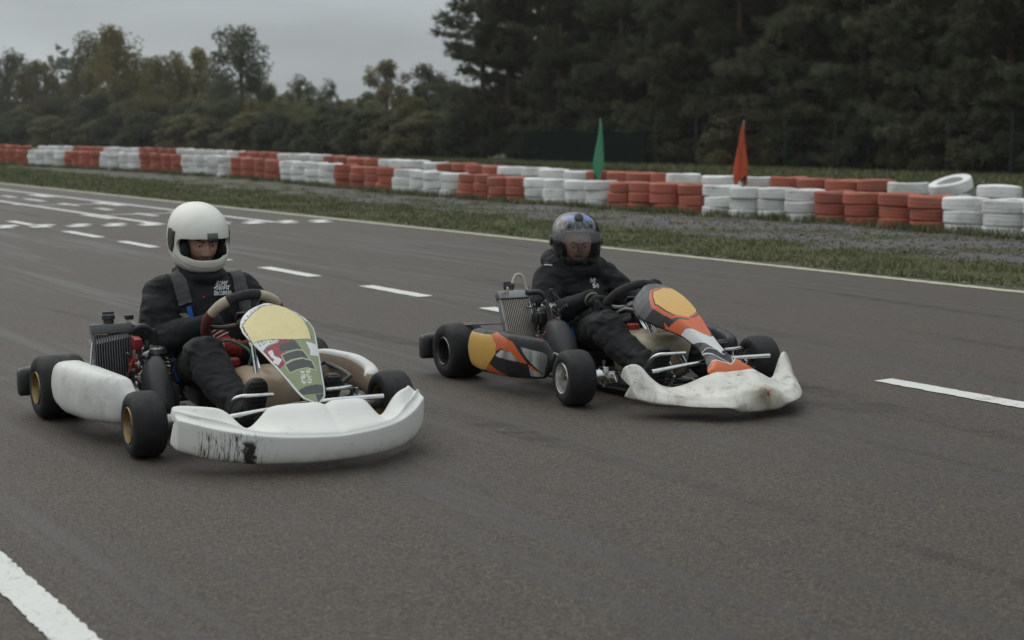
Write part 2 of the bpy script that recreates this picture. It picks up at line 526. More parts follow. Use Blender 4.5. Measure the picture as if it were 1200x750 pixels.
# grass: verge between the track edge line and the gravel, tufts along the wall foot, and the field beyond
def grass_mat():
    t = NT("grass_blade")
    r = t.n('ShaderNodeNewGeometry').outputs['Random Per Island']
    big = t.noise(0.55, 5, 0.65)
    c = t.mix(r, (0.082, 0.100, 0.040), (0.140, 0.152, 0.070))
    dry = t.math('MULTIPLY', t.ramp(big, 0.47, 0.64), t.ramp(r, 0.15, 0.7))
    c = t.mix(t.math('MULTIPLY', dry, 0.85), c, (0.27, 0.22, 0.145))
    c = t.mix(t.ramp(r, 0.93, 0.97, 0, 0.8), c, (0.17, 0.12, 0.06))
    t.color(c); t.set('Roughness', 0.7); t.set('Specular IOR Level', 0.2)
    return t.m
M_BLADE = grass_mat()
def blades(s, nn, h, wd, lean=0.55):
    k = len(s)
    P = np.stack([TD[0] * s + TN[0] * nn, TD[1] * s + TN[1] * nn, np.zeros(k)], 1)
    a = rng.uniform(0, 2 * pi, k); d = np.stack([np.cos(a), np.sin(a), np.zeros(k)], 1)
    b = a + pi / 2 + rng.normal(0, 0.6, k); side = np.stack([np.cos(b), np.sin(b), np.zeros(k)], 1)
    ln = (rng.random(k) * lean * 1.6)[:, None]
    tip = P + d * (h[:, None] * ln) + np.array([0, 0, 1.0]) * (h * np.sqrt(np.maximum(0.15, 1 - ln[:, 0] ** 2 * 0.6)))[:, None]
    V = np.empty((k, 3, 3)); V[:, 0] = P - side * wd[:, None]; V[:, 1] = P + side * wd[:, None]; V[:, 2] = tip
    return V.reshape(-1, 3)
def grass():
    parts = []
    # verge: density falls off with distance
    n = 230000
    u = rng.random(n)
    s = 4 - 70 * u ** 1.9
    hi = np.interp(s, *zip(*gr_lo)) + 0.25 * np.sin(s * 1.7) + rng.normal(0, 0.16, n)
    nn = 10.25 + (hi - 10.25) * rng.random(n)
    clump = np.array([mnoise.noise(Vector((a * 1.1, b * 1.6, 0))) for a, b in zip(s, nn)])
    keep = rng.random(n) < np.clip(0.75 + clump * 1.0, 0.12, 1)
    s, nn, clump = s[keep], nn[keep], clump[keep]
    far = np.clip((-s - 8) / 40, 0, 1)
    h = (0.020 + 0.036 * rng.random(len(s))) * (1 + 0.9 * np.clip(clump, -0.4, 0.8)) * (1 + 0.3 * far)
    parts.append(blades(s, nn, h, 0.004 + 0.011 * far + 0.002 * rng.random(len(s)), 1.15))
    # taller tufts at the wall foot
    n = 26000
    cs = rng.uniform(-66, -4, 420); cn = np.interp(cs, *zip(*wall_n)) - 0.33 + rng.normal(0, 0.07, 420)
    i = rng.integers(0, 420, n); s = cs[i] + rng.normal(0, 0.16, n); nn = cn[i] + rng.normal(0, 0.06, n)
    parts.append(blades(s, nn, 0.05 + 0.11 * rng.random(n), 0.006 + 0.006 * rng.random(n)))
    # sparse weeds in the gravel
    n = 5000
    cs = rng.uniform(-45, -5, 90); lo = np.interp(cs, *zip(*gr_lo)); hi = np.interp(cs, *zip(*wall_n)) - .5
    cn = lo + (hi - lo) * rng.random(90); i = rng.integers(0, 90, n)
    parts.append(blades(cs[i] + rng.normal(0, .1, n), cn[i] + rng.normal(0, .06, n), .02 + .05 * rng.random(n), .004 + .003 * rng.random(n)))
    V = np.concatenate(parts)
    tag(link("verge_grass", tri_mesh("verge_grass", V, [M_BLADE])), kind='stuff')
    # field beyond the wall
    n = 60000
    s = rng.uniform(-75, -12, n); nn = rng.uniform(28.5, 37, n)
    lim = np.interp(s, [a for a, b, c_ in road2], [c_ for a, b, c_ in road2])
    nn = np.maximum(nn, lim + 0.1 + 0.3 * rng.random(n))
    V = blades(s, nn, 0.06 + 0.12 * rng.random(n) ** 2, 0.02 + 0.01 * rng.random(n))
    tag(link("field_grass", tri_mesh("field_grass", V, [M_BLADE])), kind='stuff')
    # fallen leaves on the verge near the track edge
    n = 900
    s = 3 - 34 * rng.random(n) ** 1.5; nn = 10.2 + np.abs(rng.normal(0, .55, n))
    L1 = blades(s, nn, 0.03 + 0.03 * rng.random(n), 0.02 + 0.012 * rng.random(n), 1.3)
    L1[:, 2] = np.where(np.arange(len(L1)) % 3 == 2, 0.02, 0.012)
    t = NT("dead_leaf"); r = t.n('ShaderNodeNewGeometry').outputs['Random Per Island']
    t.color(t.mix(r, (0.09, 0.055, 0.03), (0.22, 0.15, 0.075))); t.set('Roughness', .8)
    tag(link("fallen_leaves", tri_mesh("fallen_leaves", L1, [t.m])), kind='stuff')
grass()

# ------------------------------------------------------------------ tyre wall
def tyre_paint(name, col, under):
    t = NT(name)
    r = t.objrand()
    a = t.noise(5, 5, 0.6); 
    c = t.mix(a, tuple(x * 0.82 for x in col), tuple(min(1, x * 1.1) for x in col))
    x = t.n('ShaderNodeVectorMath'); x.operation = 'SCALE'; t.l(c, x.inputs[0]); t.l(t.ramp(r, 0, 1, 0.82, 1.1, False), x.inputs['Scale']); c = x.outputs[0]
    c = t.mix(t.ramp(t.noise(16, 6, 0.7), 0.56, 0.74, 0, 0.75), c, under)
    c = t.mix(t.ramp(t.noise(2.6, 4, 0.6), 0.5, 0.75, 0, 0.45), c, (0.13, 0.12, 0.09))
    t.color(c); t.set('Roughness', 0.62); t.set('Specular IOR Level', 0.3); t.bump(t.noise(30, 4), 0.25, 0.006)
    return t.m
M_TRED = tyre_paint("red_tyre_paint", (0.40, 0.115, 0.075), (0.20, 0.075, 0.055))
M_TWHT = tyre_paint("white_tyre_paint", (0.74, 0.74, 0.72), (0.42, 0.41, 0.39))
def tyre_mesh(name, mat, R=0.29, H=0.166, seed=0):
    rnd = random.Random(seed)
    prof = []
    h = H / 2
    pts = [(-h * 0.80, 0.175), (-h * 0.96, 0.20), (-h * 1.0, 0.24), (-h * 0.97, 0.272), (-h * 0.84, R * 0.985), (-h * 0.5, R), (-h * 0.38, R - 0.006), (-h * 0.30, R - 0.006), (-h * 0.26, R * 1.002),
           (h * 0.26, R * 1.002), (h * 0.30, R - 0.006), (h * 0.38, R - 0.006), (h * 0.5, R), (h * 0.84, R * 0.985), (h * 0.97, 0.272), (h * 1.0, 0.24), (h * 0.96, 0.20), (h * 0.80, 0.175), (h * 0.4, 0.185), (-h * 0.4, 0.185)]
    m = MB(); m.lathe(pts, (0, 0, h), (0, 0, 1), 36, 0, closed=True)
    V = []
    a0 = rnd.uniform(0, 6)
    for p in m.v:
        a = atan2(p[1], p[0]); q = 1 + 0.018 * cos(2 * a + a0) + 0.008 * cos(3 * a + 2 * a0)
        V.append((p[0] * q, p[1] * q, p[2] * (1 + 0.04 * cos(a * 2 + a0 * 3))))
    m.v = V
    return m.mesh(name, [mat], True, 35)
TY = {c: [tyre_mesh("tyre", M_TRED if c == 'red' else M_TWHT, seed=i + 10 * (c == 'red')) for i in range(4)] for c in ('red', 'white')}
ORD = ['first', 'second', 'third', 'fourth', 'fifth', 'sixth', 'seventh', 'eighth', 'ninth', 'tenth']
def put_tyre(color, p, label, group, tilt=(0, 0), axis=None):
    o = link("tyre", random.choice(TY[color]))
    o.location = p; o.rotation_euler = (tilt[0], tilt[1], random.uniform(0, 6.28))
    if axis is not None: o.rotation_euler = Vector(axis).to_track_quat('Z', 'Y').to_euler()
    return tag(o, label, 'tyre', group)
def wall_hit(px, off=0.0):
    """point of the wall centre line seen at picture column px"""
    d = ray_dir(px, 240); best = None
    for t in np.arange(8, 90, 0.05):
        p = np.array([d[0], d[1]]) / d[1] * t
        s = p @ TD; n = p @ TN
        if n - (np.interp(s, *zip(*wall_n)) + off) > 0: return s, np.interp(s, *zip(*wall_n)) + off
    return s, np.interp(s, *zip(*wall_n)) + off
edges = [-6, 37, 80, 122.5, 169, 219, 276, 334, 399, 470, 544.5, 623, 720, 831.5, 962.5, 1118, 1303]
cnt = {'red': 0, 'white': 0}
for b in range(16):
    col = 'red' if b % 2 == 0 else 'white'
    cnt[col] += 1
    a = wall_hit(edges[b]); e = wall_hit(edges[b + 1])
    for k in range(4):
        q = (k + 0.5) / 4
        s = a[0] * (1 - q) + e[0] * q; n = np.interp(s, *zip(*wall_n)) + random.uniform(-0.05, 0.05)
        hi = 4 if s < -25.5 else 3
        z = -0.03 if hi == 3 else -0.05 - 0.125 * min(1, max(0, (s + 44) / 18.5))
        z -= random.uniform(0, 0.025)
        for lv in range(hi):
            nm = 'bottom' if lv == 0 else 'top' if lv == hi - 1 else ('middle' if hi == 3 else ('second lowest' if lv == 1 else 'second highest'))
            p = tw(s + random.uniform(-.025, .025), n + random.uniform(-.03, .03), z)
            put_tyre(col, p, f"{nm} {col} tyre, {ORD[k]} stack from left in the {ORD[cnt[col]-1]} {col} front block", 'tyres stacked in the front row of the wall', (random.uniform(-.02, .02), random.uniform(-.02, .02)))
            z += 0.163
# back row: the top tyre of each stack shows above the front row
back = [(-8, 36, 'red'), (52, 92, 'white'), (92, 130, 'red'), (130, 171, 'white'), (171, 213, 'red'), (213, 236, 'white'), (236, 286, 'white'), (286, 334, 'red'), (334, 384, 'white'), (384, 449, 'red'), (449, 519, 'white'), (519, 591, 'red'), (591, 692, 'white'), (692, 795, 'red'), (783, 906, 'white'), (906, 1044, 'red'), (1044, 1262, 'white')]
cnt = {'red': 0, 'white': 0}
low = MB()
for b0, b1, col in back:
    cnt[col] += 1
    OFF = 1.05
    a = wall_hit(b0, OFF); e = wall_hit(b1, OFF)
    kk = 2 if b1 - b0 < 30 else 3 if 783 <= b0 < 800 else 4
    for k in range(kk):
        q = (k + 0.5) / kk
        s = a[0] * (1 - q) + e[0] * q; n = np.interp(s, *zip(*wall_n)) + OFF + random.uniform(-.05, .05)
        top = 4 if s > -25.5 else 5
        z = 0.163 * (top - 1) - 0.07 - (0 if top == 4 else 0.14 * min(1, max(0, (s + 48) / 22.5))) - random.uniform(0, .03)
        nmid = 'end' if k == kk - 1 else ORD[k]
        tl = (random.uniform(-.03, .03), random.uniform(-.03, .03)); zz = z; ax_ = None
        lab = f"{col} tyre atop the back row, {ORD[k]} from left in the {ORD[cnt[col]-1]} {col} back group"
        if b0 == 1044 and k == 1: ax_ = (-.27, -.13, .95); zz += 0.035; lab = "white tyre lying tilted with its dark hole showing, on the back row at right"
        put_tyre(col, tw(s, n, zz), lab, 'tyres stacked in the back row of the wall', tl, ax_)
        for lv in range(top - 1):
            low.lathe([(0.01, .18), (0, .235), (.03, .28), (.083, .29), (.135, .28), (.163, .235), (.15, .18)], tw(s, n, z - 0.163 * (lv + 1)), (0, 0, 1), 16, 0 if col == 'red' else 1)
ob = low.build("lower_tyres", [M_TRED, M_TWHT]); tag(ob, kind='stuff')

# ------------------------------------------------------------------ furled flags
def flag(px, y_top, col, label, seed, wide, off=0.62):
    rnd = random.Random(seed)
    s, n = wall_hit(px, off)
    P = tw(s, n); dist = P.y
    top = CAM_H + (155 - y_top) * dist / FPX
    t = NT(label.split()[0] + "_flag_cloth")
    t.color(t.mix(t.noise(6, 4), tuple(x * .6 for x in col), tuple(x * 1.2 for x in col)))
    if col[0] > .3: t.color(t.mix(t.math('MULTIPLY', t.ramp(t.noise(11, 4, .7), .56, .62), t.ramp(t.noise(2.2, 2), .45, .55)), tuple(col), (.03, .012, .01)))
    t.set('Roughness', .85)
    r = empty("flag", P)
    tag(r, label, 'flag', 'marshal flags in the tyre wall')
    m = MB(); m.tube([(0, 0, 0), (0.004, 0, top * .5), (0, 0, top + 0.02)], 0.011, 8)
    m.build("pole", pm("flag_pole", (0.25, 0.25, 0.22), .5), r)
    rings = []
    H0 = top - 0.03; H1 = 0.5; K = 26
    for i in range(K + 1):
        q = i / K; z = H0 + (H1 - H0) * q
        wq = 0.010 + wide * (min(1, q * 1.25) ** 0.85) * (1 - 0.12 * max(0, q - .8) * 5)
        ring = []
        for k in range(28):
            a = 2 * pi * k / 28
            fold = 1 + min(1, .35 + q) * (0.30 * sin(3 * a + 1.1 * q + seed) + 0.22 * sin(5 * a - 1.5 * q + seed * 2) + 0.14 * sin(9 * a + 3 * q)) + .10 * mnoise.noise(Vector((cos(a) * 2, sin(a) * 2, z * 7 + seed)))
            ring.append(Vector((-.035 * q + .012 * sin(4.5 * q + seed) + cos(a) * wq * fold, .02 * q + sin(a) * wq * 0.55 * fold, z + 0.07 * q * q * sin(2 * a + seed) + .03 * q * sin(5 * a))))
        rings.append(ring)
    m = MB(); m.loft(rings); m.build("cloth", t.m, r, angle=80)
    return r
flag(704, 140, (0.06, 0.30, 0.15), "green furled flag standing in the tyre wall beside the dark windscreen net", 1, 0.062)
fo = flag(870, 142, (0.42, 0.068, 0.022), "orange furled flag standing in the tyre wall behind white tyres", 4, 0.085, 0.55)

# ------------------------------------------------------------------ tyre marks left on the asphalt
def skids():
    t = NT("skid_rubber"); t.color((.022, .021, .020)); t.set('Roughness', .6)
    tr = t.n('ShaderNodeBsdfTransparent'); mxs = t.n('ShaderNodeMixShader')
    mp = t.n('ShaderNodeMapping'); mp.inputs['Rotation'].default_value = (0, 0, -HD); mp.inputs['Scale'].default_value = (.5, 14, 1); t.l(t.tc(), mp.inputs[0])
    f = t.math('MULTIPLY', t.ramp(t.noise(1.0, 5, .7, vec=mp.outputs[0]), .36, .68), t.ramp(t.noise(.35, 3), .34, .62))
    t.l(t.math('MULTIPLY', f, .42), mxs.inputs[0]); t.l(tr.outputs[0], mxs.inputs[1]); t.l(t.b.outputs[0], mxs.inputs[2]); t.l(mxs.outputs[0], t.out.inputs['Surface'])
    for i, (s0, s1, n0, n1, bow) in enumerate([(-30, -2, 6.6, 4.9, .5), (-30, -2, 7.7, 6.0, .5), (-16, 3, 8.4, 7.2, -.4), (-16, 3, 9.5, 8.3, -.4), (-14, 2, 2.9, 3.4, .35), (-14, 2, 4.0, 4.5, .35), (-26, -9, 3.9, 6.9, .9), (-7.5, 2, 4.9, 5.3, .2)]):
        m = MB(); V = []; F = []; K = 60
        for k in range(K + 1):
            q = k / K; s = s0 + (s1 - s0) * q; n = n0 + (n1 - n0) * q + bow * sin(pi * q); w_ = .055 + .03 * sin(q * 9 + i)
            V += [tw(s, n - w_, .0035), tw(s, n + w_, .0035)]
        for k in range(K): F.append((2 * k, 2 * k + 2, 2 * k + 3, 2 * k + 1))
        m.add(V, F); tag(m.build("skid_mark", t.m, smooth=False), kind='structure')
skids()
# ------------------------------------------------------------------ fence and windscreen net
M_FENCE = pm("fence_green", (0.012, 0.025, 0.020), .7)
def fence():
    r = empty("fence", tw(-40, 36.6)); base = Vector(r.location)
    tag(r, "tall green wire mesh fence on posts along the edge of the pine forest", 'fence')
    posts = np.arange(-64, 20, 2.45)
    me = None
    for s in posts:
        if me is None:
            m = MB(); m.box((0, 0, 0.95), (0.05, 0.05, 1.8), bev=.006); me = m.mesh("post", [M_FENCE])
        o = link("post", me, r); o.location = tw(s, 36.6) - base
    m = MB()
    for z in np.arange(0.1, 1.86, 0.42):
        m.tube([tw(posts[0], 36.6, z) - base, tw(posts[-1], 36.6, z) - base], 0.003, 4)
    for s in np.arange(posts[0], posts[-1], 0.5):
        m.tube([tw(s, 36.6, .05) - base, tw(s, 36.6, 1.85) - base], 0.0025, 3, caps=False)
    o = m.build("wire_mesh", M_FENCE, r, clean=0); o['kind'] = 'stuff'
    r2 = empty("windscreen_net", tw(-52, 36.3))
    tag(r2, "dark green net screen hung on the fence behind the green flag", 'net')
    t = NT("green_net"); t.color(t.mix(t.noise(2, 4), (0.005, 0.010, 0.0085), (0.009, 0.016, 0.013))); t.set('Roughness', 1.0); t.set('Specular IOR Level', 0.0)
    m = MB(); b2 = Vector(r2.location)
    rings = []
    for s in np.arange(-58.4, -49.4, .4):
        dz = 0.05 * sin(s * 2.5); dn = 0.05 * sin(s * 1.7)
        rings.append([tw(s, 36.35 + dn, .05) - b2, tw(s, 36.38 + dn, .05) - b2, tw(s, 36.38 + dn, 1.3 + dz) - b2, tw(s, 36.35 + dn, 1.3 + dz) - b2])
    m.loft(rings); m.build("net", t.m, r2)
fence()

# ------------------------------------------------------------------ trees
def leaf_mat(name, c0, c1, cdry=None, rnd=0.25, trans=0.42):
    t = NT(name)
    r = t.n('ShaderNodeNewGeometry').outputs['Random Per Island']
    c = t.mix(r, c0, c1)
    cl = t.attr('clump')
    c = t.mix(t.ramp(cl, 0, 1, 0, 0.6, False), c, cdry or c1)
    x = t.n('ShaderNodeVectorMath'); x.operation = 'SCALE'; t.l(c, x.inputs[0]); t.l(t.ramp(t.objrand(), 0, 1, 1 - rnd, 1 + rnd, False), x.inputs['Scale'])
    t.color(x.outputs[0]); t.set('Roughness', .75); t.set('Specular IOR Level', .15)
    tl = t.n('ShaderNodeBsdfTranslucent'); t.l(x.outputs[0], tl.inputs[0]); mxs = t.n('ShaderNodeMixShader'); mxs.inputs[0].default_value = trans
    t.l(t.b.outputs[0], mxs.inputs[1]); t.l(tl.outputs[0], mxs.inputs[2]); t.l(mxs.outputs[0], t.out.inputs['Surface'])
    return t.m
M_PINE = leaf_mat("pine_needles", (0.076, 0.090, 0.053), (0.120, 0.132, 0.080), (0.150, 0.142, 0.082))
M_BARK_P = pm("pine_bark", (0.12, 0.065, 0.042), .9, var=.35, vs=9)
M_BARK = pm("grey_bark", (0.09, 0.08, 0.068), .9, var=.35, vs=9)
M_LEAF = [leaf_mat("olive_leaves", (0.12, 0.112, 0.050), (0.18, 0.16, 0.075), (0.21, 0.17, 0.08)),
          leaf_mat("dark_green_leaves", (0.060, 0.074, 0.046), (0.10, 0.115, 0.068), (0.12, 0.125, 0.07)),
          leaf_mat("yellowing_leaves", (0.17, 0.155, 0.085), (0.26, 0.23, 0.135), (0.30, 0.25, 0.14)),
          leaf_mat("grey_green_leaves", (0.11, 0.112, 0.066), (0.165, 0.16, 0.095), (0.19, 0.17, 0.09))]

def rand_unit(k):
    v = rng.normal(0, 1, (k, 3)); return v / np.linalg.norm(v, axis=1, keepdims=True)
def tri_spray(P, D, k, ln, wd, spread):
    """k narrow triangles fanning out from each point P around direction D"""
    n = len(P)
    d = D[:, None, :] + spread * rng.normal(0, 1, (n, k, 3)); d /= np.linalg.norm(d, axis=2, keepdims=True)
    o = P[:, None, :] + rng.normal(0, ln * .25, (n, k, 3))
    sd_ = np.cross(d, rng.normal(0, 1, (n, k, 3))); sd_ /= np.linalg.norm(sd_, axis=2, keepdims=True)
    l_ = ln * rng.uniform(.6, 1.3, (n, k, 1)); w_ = wd * rng.uniform(.7, 1.3, (n, k, 1))
    V = np.stack([o - sd_ * w_, o + sd_ * w_, o + d * l_], 2)
    return V.reshape(-1, 3)
def pine(seed, H, R, low, dens=1.0):
    rr = random.Random(seed); tr = MB()
    lean = Vector((rr.uniform(-.02, .02), rr.uniform(-.02, .02), 1))
    tr.tube([lean * (H * q) for q in (0, .25, .5, .75, 1)], [.17 * H / 15, .14 * H / 15, .10 * H / 15, .06 * H / 15, .015], 9)
    P = []; D = []; CL = []
    z = low
    while z < H * .985:
        q = (z - low) / (H - low)
        L_ = R * (1 - q) ** 0.55 * (0.62 + 0.38 * min(1, q * 6)) * rr.uniform(.65, 1.12)
        for b in range(rr.randint(3, 5)):
            az = rr.uniform(0, 2 * pi); l_ = L_ * rr.uniform(.6, 1.1)
            up = -.10 + .5 * q + rr.uniform(-.12, .12)
            p0 = lean * (z + rr.uniform(-.2, .2)); d0 = Vector((cos(az), sin(az), up))
            p1 = p0 + d0 * l_ * .55; p2 = p0 + d0 * l_ + Vector((0, 0, .10 * l_))
            tr.tube([p0, p1, p2], [.032, .022, .008], 4, caps=False)
            cl = rr.random()
            nt_ = int(17 * dens * (l_ / 2.2 + .35))
            for i in range(nt_):
                t_ = .22 + .8 * rr.random() ** .7
                base = p0 + d0 * (l_ * t_) + Vector((0, 0, .1 * l_ * t_ * t_))
                off = Vector((-d0.y, d0.x, 0)) * rr.gauss(0, .30 * l_ * (1.15 - t_) + .09) + Vector((0, 0, rr.gauss(.03, .07)))
                P.append(base + off)
                dd = (d0.normalized() * .8 + off.normalized() * .7 + Vector((0, 0, .35)))
                D.append(dd.normalized()); CL.append(cl)
        z += rr.uniform(.26, .46) * (1 + .35 * q)
    P = np.array(P); D = np.array(D); k = 24
    V = tri_spray(P, D, k, .24, .021, .62)
    me = tri_mesh("crown", V, [M_PINE], attrs={'clump': np.repeat(np.array(CL) * rng.uniform(.4, 1, len(CL)), k * 3)})
    return tr.mesh("trunk", [M_BARK_P]), me, H
def broad(seed, H, R, mat, leaf=.17, dens=1.0, low=.12, droop=0.0, gaps=1.0):
    rr = random.Random(seed); tr = MB()
    tr.tube([(0, 0, 0), (rr.uniform(-.1, .1), rr.uniform(-.1, .1), H * .45), (rr.uniform(-.2, .2), 0, H * .85)], [.03 * H, .02 * H, .005 * H], 8, spline=4)
    P = []; CL = []
    nb = int(34 * gaps)
    for b in range(nb):
        q = low + (1 - low) * ((b + rr.random()) / nb)
        prof = (sin(pi * min(1, max(0.02, (q - low * .6) / (1.06 - low * .6))) ** .75)) ** .62
        az = rr.uniform(0, 2 * pi) + b * 2.4; rad = R * prof * rr.uniform(.35, 1.0)
        c = Vector((cos(az) * rad, sin(az) * rad, H * q))
        st = Vector((0, 0, H * max(.08, q - .22)))
        tr.tube([st, (st + c) * .5 + Vector((0, 0, .12 * rad)), c], [.012 * H * .5, .007 * H * .5, .004], 4, caps=False)
        cr = R * rr.uniform(.26, .46)
        k = int(170 * dens * rr.uniform(.6, 1.3)); cl = rr.random()
        u = rand_unit(k) * (rng.random((k, 1)) ** .45) * np.array([cr, cr, cr * (.75 + droop)])
        pts = np.array(c) + u + np.array([0, 0, -droop * cr])
        P.append(pts); CL.append(np.full(k, cl))
    P = np.concatenate(P); CL = np.concatenate(CL); k = 3
    D = rand_unit(len(P)); D[:, 2] -= .4 + droop
    V = tri_spray(P, D, k, leaf * .9, leaf * .32, .8)
    me = tri_mesh("crown", V, [mat], attrs={'clump': np.repeat(CL, k * 3)})
    return tr.mesh("trunk", [M_BARK]), me, H
def plant(proto, loc, height, rz, label, name, group, cat='tree', wide=1.0):
    tm, cm, H = proto
    r = empty(name, loc, rz)
    sc = height / H; r.scale = (sc * wide, sc * wide, sc)
    link("trunk", tm, r); link("crown", cm, r)
    return tag(r, label, cat, group)

PINES = [pine(i, 15, 3.1, .5 if i < 4 else 1.2, 1.0) for i in range(5)]
rp = random.Random(3)
def hit_n(px, nn):
    d = ray_dir(px, 155); v = np.array([d[0], d[1]]) / d[1]
    t = nn / (v @ TN); return Vector((v[0] * t, v[1] * t, 0))
# front row of pines along the fence, placed one by one; the rest of the forest stands behind in rows
front_px = [(568, 39.0), (597, 38.2), (622, 39.2), (655, 38.0), (692, 39.5), (728, 38.4), (760, 39.8), (792, 38.3), (826, 39.6), (862, 38.2), (900, 39.4), (938, 38.3), (975, 39.6), (1012, 38.4), (1052, 39.4), (1095, 38.2), (1138, 39.0), (1180, 38.3), (1225, 39.4), (1272, 38.3)]
for i, (px, nn) in enumerate(front_px):
    nrst = 'leftmost pine where the forest begins' if i == 0 else f"{ORD[i]} pine from the left along the forest edge" if i < 10 else None
    if nrst is None:
        k = len(front_px) - 1 - i
        nrst = {18: '', 19: ''}.get(i) or f"{(['last', 'second last', 'third last', 'fourth last', 'fifth last', 'sixth last', 'seventh last', 'eighth last', 'ninth last', 'tenth last'])[k]} pine along the forest edge at right"
    plant(PINES[rp.randrange(4)], hit_n(px, nn), rp.uniform(12.5, 16), rp.uniform(0, 6.28), 'tall dark green ' + nrst + ' behind the fence', 'pine_tree', 'pines along the forest edge')
for row, n0 in enumerate([41.8, 44.6, 47.8, 51.5, 56, 61, 67]):
    for s in np.arange(-66 + row * 1.2, 34, 2.9 + row * .25):
        p = tw(s + rp.uniform(-.9, .9), n0 + rp.uniform(-1.2, 1.2))
        x = 600 + FPX * p.x / p.y
        if x < 568 + row * 3 or p.y < 6 or (x > 1340 and row > 2): continue
        plant(PINES[rp.randrange(5)], p, rp.uniform(13.5, 18), rp.uniform(0, 6.28), 'dark pine standing deeper in the forest behind the first row of pines', 'pine_tree', 'pines deeper in the forest')
# low undergrowth in front of the pines
BUSH = [broad(50 + i, 2.2, 1.15, M_LEAF[m_], .11, .8, .02) for i, m_ in enumerate([1, 3, 0])]
for i, px in enumerate([562, 602, 640, 680, 716, 756, 790, 830, 868, 905, 945, 985, 1022, 1062, 1105, 1150, 1196, 1240]):
    plant(BUSH[rp.randrange(3)], hit_n(px + rp.uniform(-8, 8), 37.6 + rp.uniform(-.3, .4)), rp.uniform(.9, 2.0), rp.uniform(0, 6), 'low leafy bush growing under the pines just behind the fence', 'bush', 'bushes under the pines', 'bush', 1.15)

B_OL = [broad(11 + i, 9, 3.0, M_LEAF[0], .20, 1.15, .06, .25) for i in range(2)]
B_DK = [broad(21 + i, 9, 3.1, M_LEAF[1], .20, 1.0, .10, .0, 1.0) for i in range(2)]
B_YL = [broad(31, 8, 1.8, M_LEAF[2], .17, .8, .12, .3)]
B_GR = [broad(41 + i, 9, 2.6, M_LEAF[3], .18, .95, .05, .35) for i in range(2)]
B_SP = [broad(45, 6, 1.4, M_LEAF[1], .15, .4, .25, 0, .55)]
far = [  # px, top y, row, proto, width factor, label
 (10, 66, 41, B_DK[0], .95, "dark green bushy tree at the left edge of the picture"),
 (46, 76, 43, B_OL[0], .95, "brownish olive tree right of the dark tree at the left edge"),
 (84, 92, 46, B_GR[0], .8, "small grey green tree left of the tall double crowned tree"),
 (107, 46, 43, B_GR[1], .95, "tall grey green left half of the double crowned tree"),
 (138, 38, 42, B_OL[1], 1.0, "tallest olive brown tree on the left with a drooping crown"),
 (166, 68, 45, B_OL[0], .85, "olive tree close on the right of the tallest left tree"),
 (199, 66, 43, B_OL[0], .9, "slender yellowish olive tree between the two tall left trees"),
 (231, 60, 46, B_YL[0], 1.15, "pale yellowing tree left of the dark round crowned tree"),
 (258, 90, 44, B_DK[1], .7, "dark tree low on the left of the round crowned tree"),
 (283, 41, 42, B_DK[1], .92, "tall dark green tree with a round open crown"),
 (318, 100, 44, B_GR[0], .95, "grey green tree right of the round crowned dark tree"),
 (352, 92, 42, B_SP[0], 1.0, "thin sparse dark tree with bare branches at top"),
 (384, 97, 43, B_SP[0], .9, "thin pointed dark tree next to the sparse one"),
 (340, 118, 43, B_OL[1], 1.1, "low olive tree in front of the sparse thin trees"),
 (372, 122, 44, B_DK[0], 1.1, "low dark tree below the pointed thin tree"),
 (408, 120, 42, B_GR[1], 1.1, "low grey green tree left of the pale birch"),
 (432, 112, 44, B_DK[1], .9, "dark bushy tree touching the pale birch on its left"),
 (453, 73, 47, B_YL[0], 1.35, "pale yellowish birch standing above the low trees"),
 (474, 112, 42, B_DK[0], .9, "dark low tree right of the pale birch"),
 (498, 82, 43, B_DK[1], .75, "dark open crowned tree just left of the pine forest"),
 (522, 92, 42, B_DK[0], .8, "dark low tree at the foot of the first pines"),
]
for px, top, nn, pr_, wd, lab in far:
    p = hit_n(px, nn)
    plant(pr_, p, CAM_H + (155 - top) * p.y / FPX, rp.uniform(0, 6.28), lab, 'broadleaf_tree', 'trees beyond the left end of the tyre wall', 'tree', wd)
for i, px in enumerate(range(-10, 545, 21)):
    p = hit_n(px + rp.uniform(-6, 6), 39.4 + rp.uniform(-.6, 1.0))
    k = [B_DK[0], B_DK[1], B_GR[1], B_GR[0], B_DK[1], B_OL[0]][rp.randrange(6)]
    plant(k, p, CAM_H + (155 - rp.uniform(112, 128)) * p.y / FPX, rp.uniform(0, 6.28), 'low leafy tree in the dense hedge under the taller left trees', 'hedge_tree', 'hedge trees under the taller left trees', 'tree', 1.35)
for i, px in enumerate(range(-10, 545, 24)):
    p = hit_n(px + rp.uniform(-6, 6), 37.9 + rp.uniform(-.3, .6))
    plant(BUSH[rp.randrange(2)], p, CAM_H + (155 - rp.uniform(133, 145)) * p.y / FPX, rp.uniform(0, 6.28), 'low bush at the foot of the hedge beyond the left tyre wall', 'bush', 'bushes at the foot of the hedge', 'bush', 1.5)

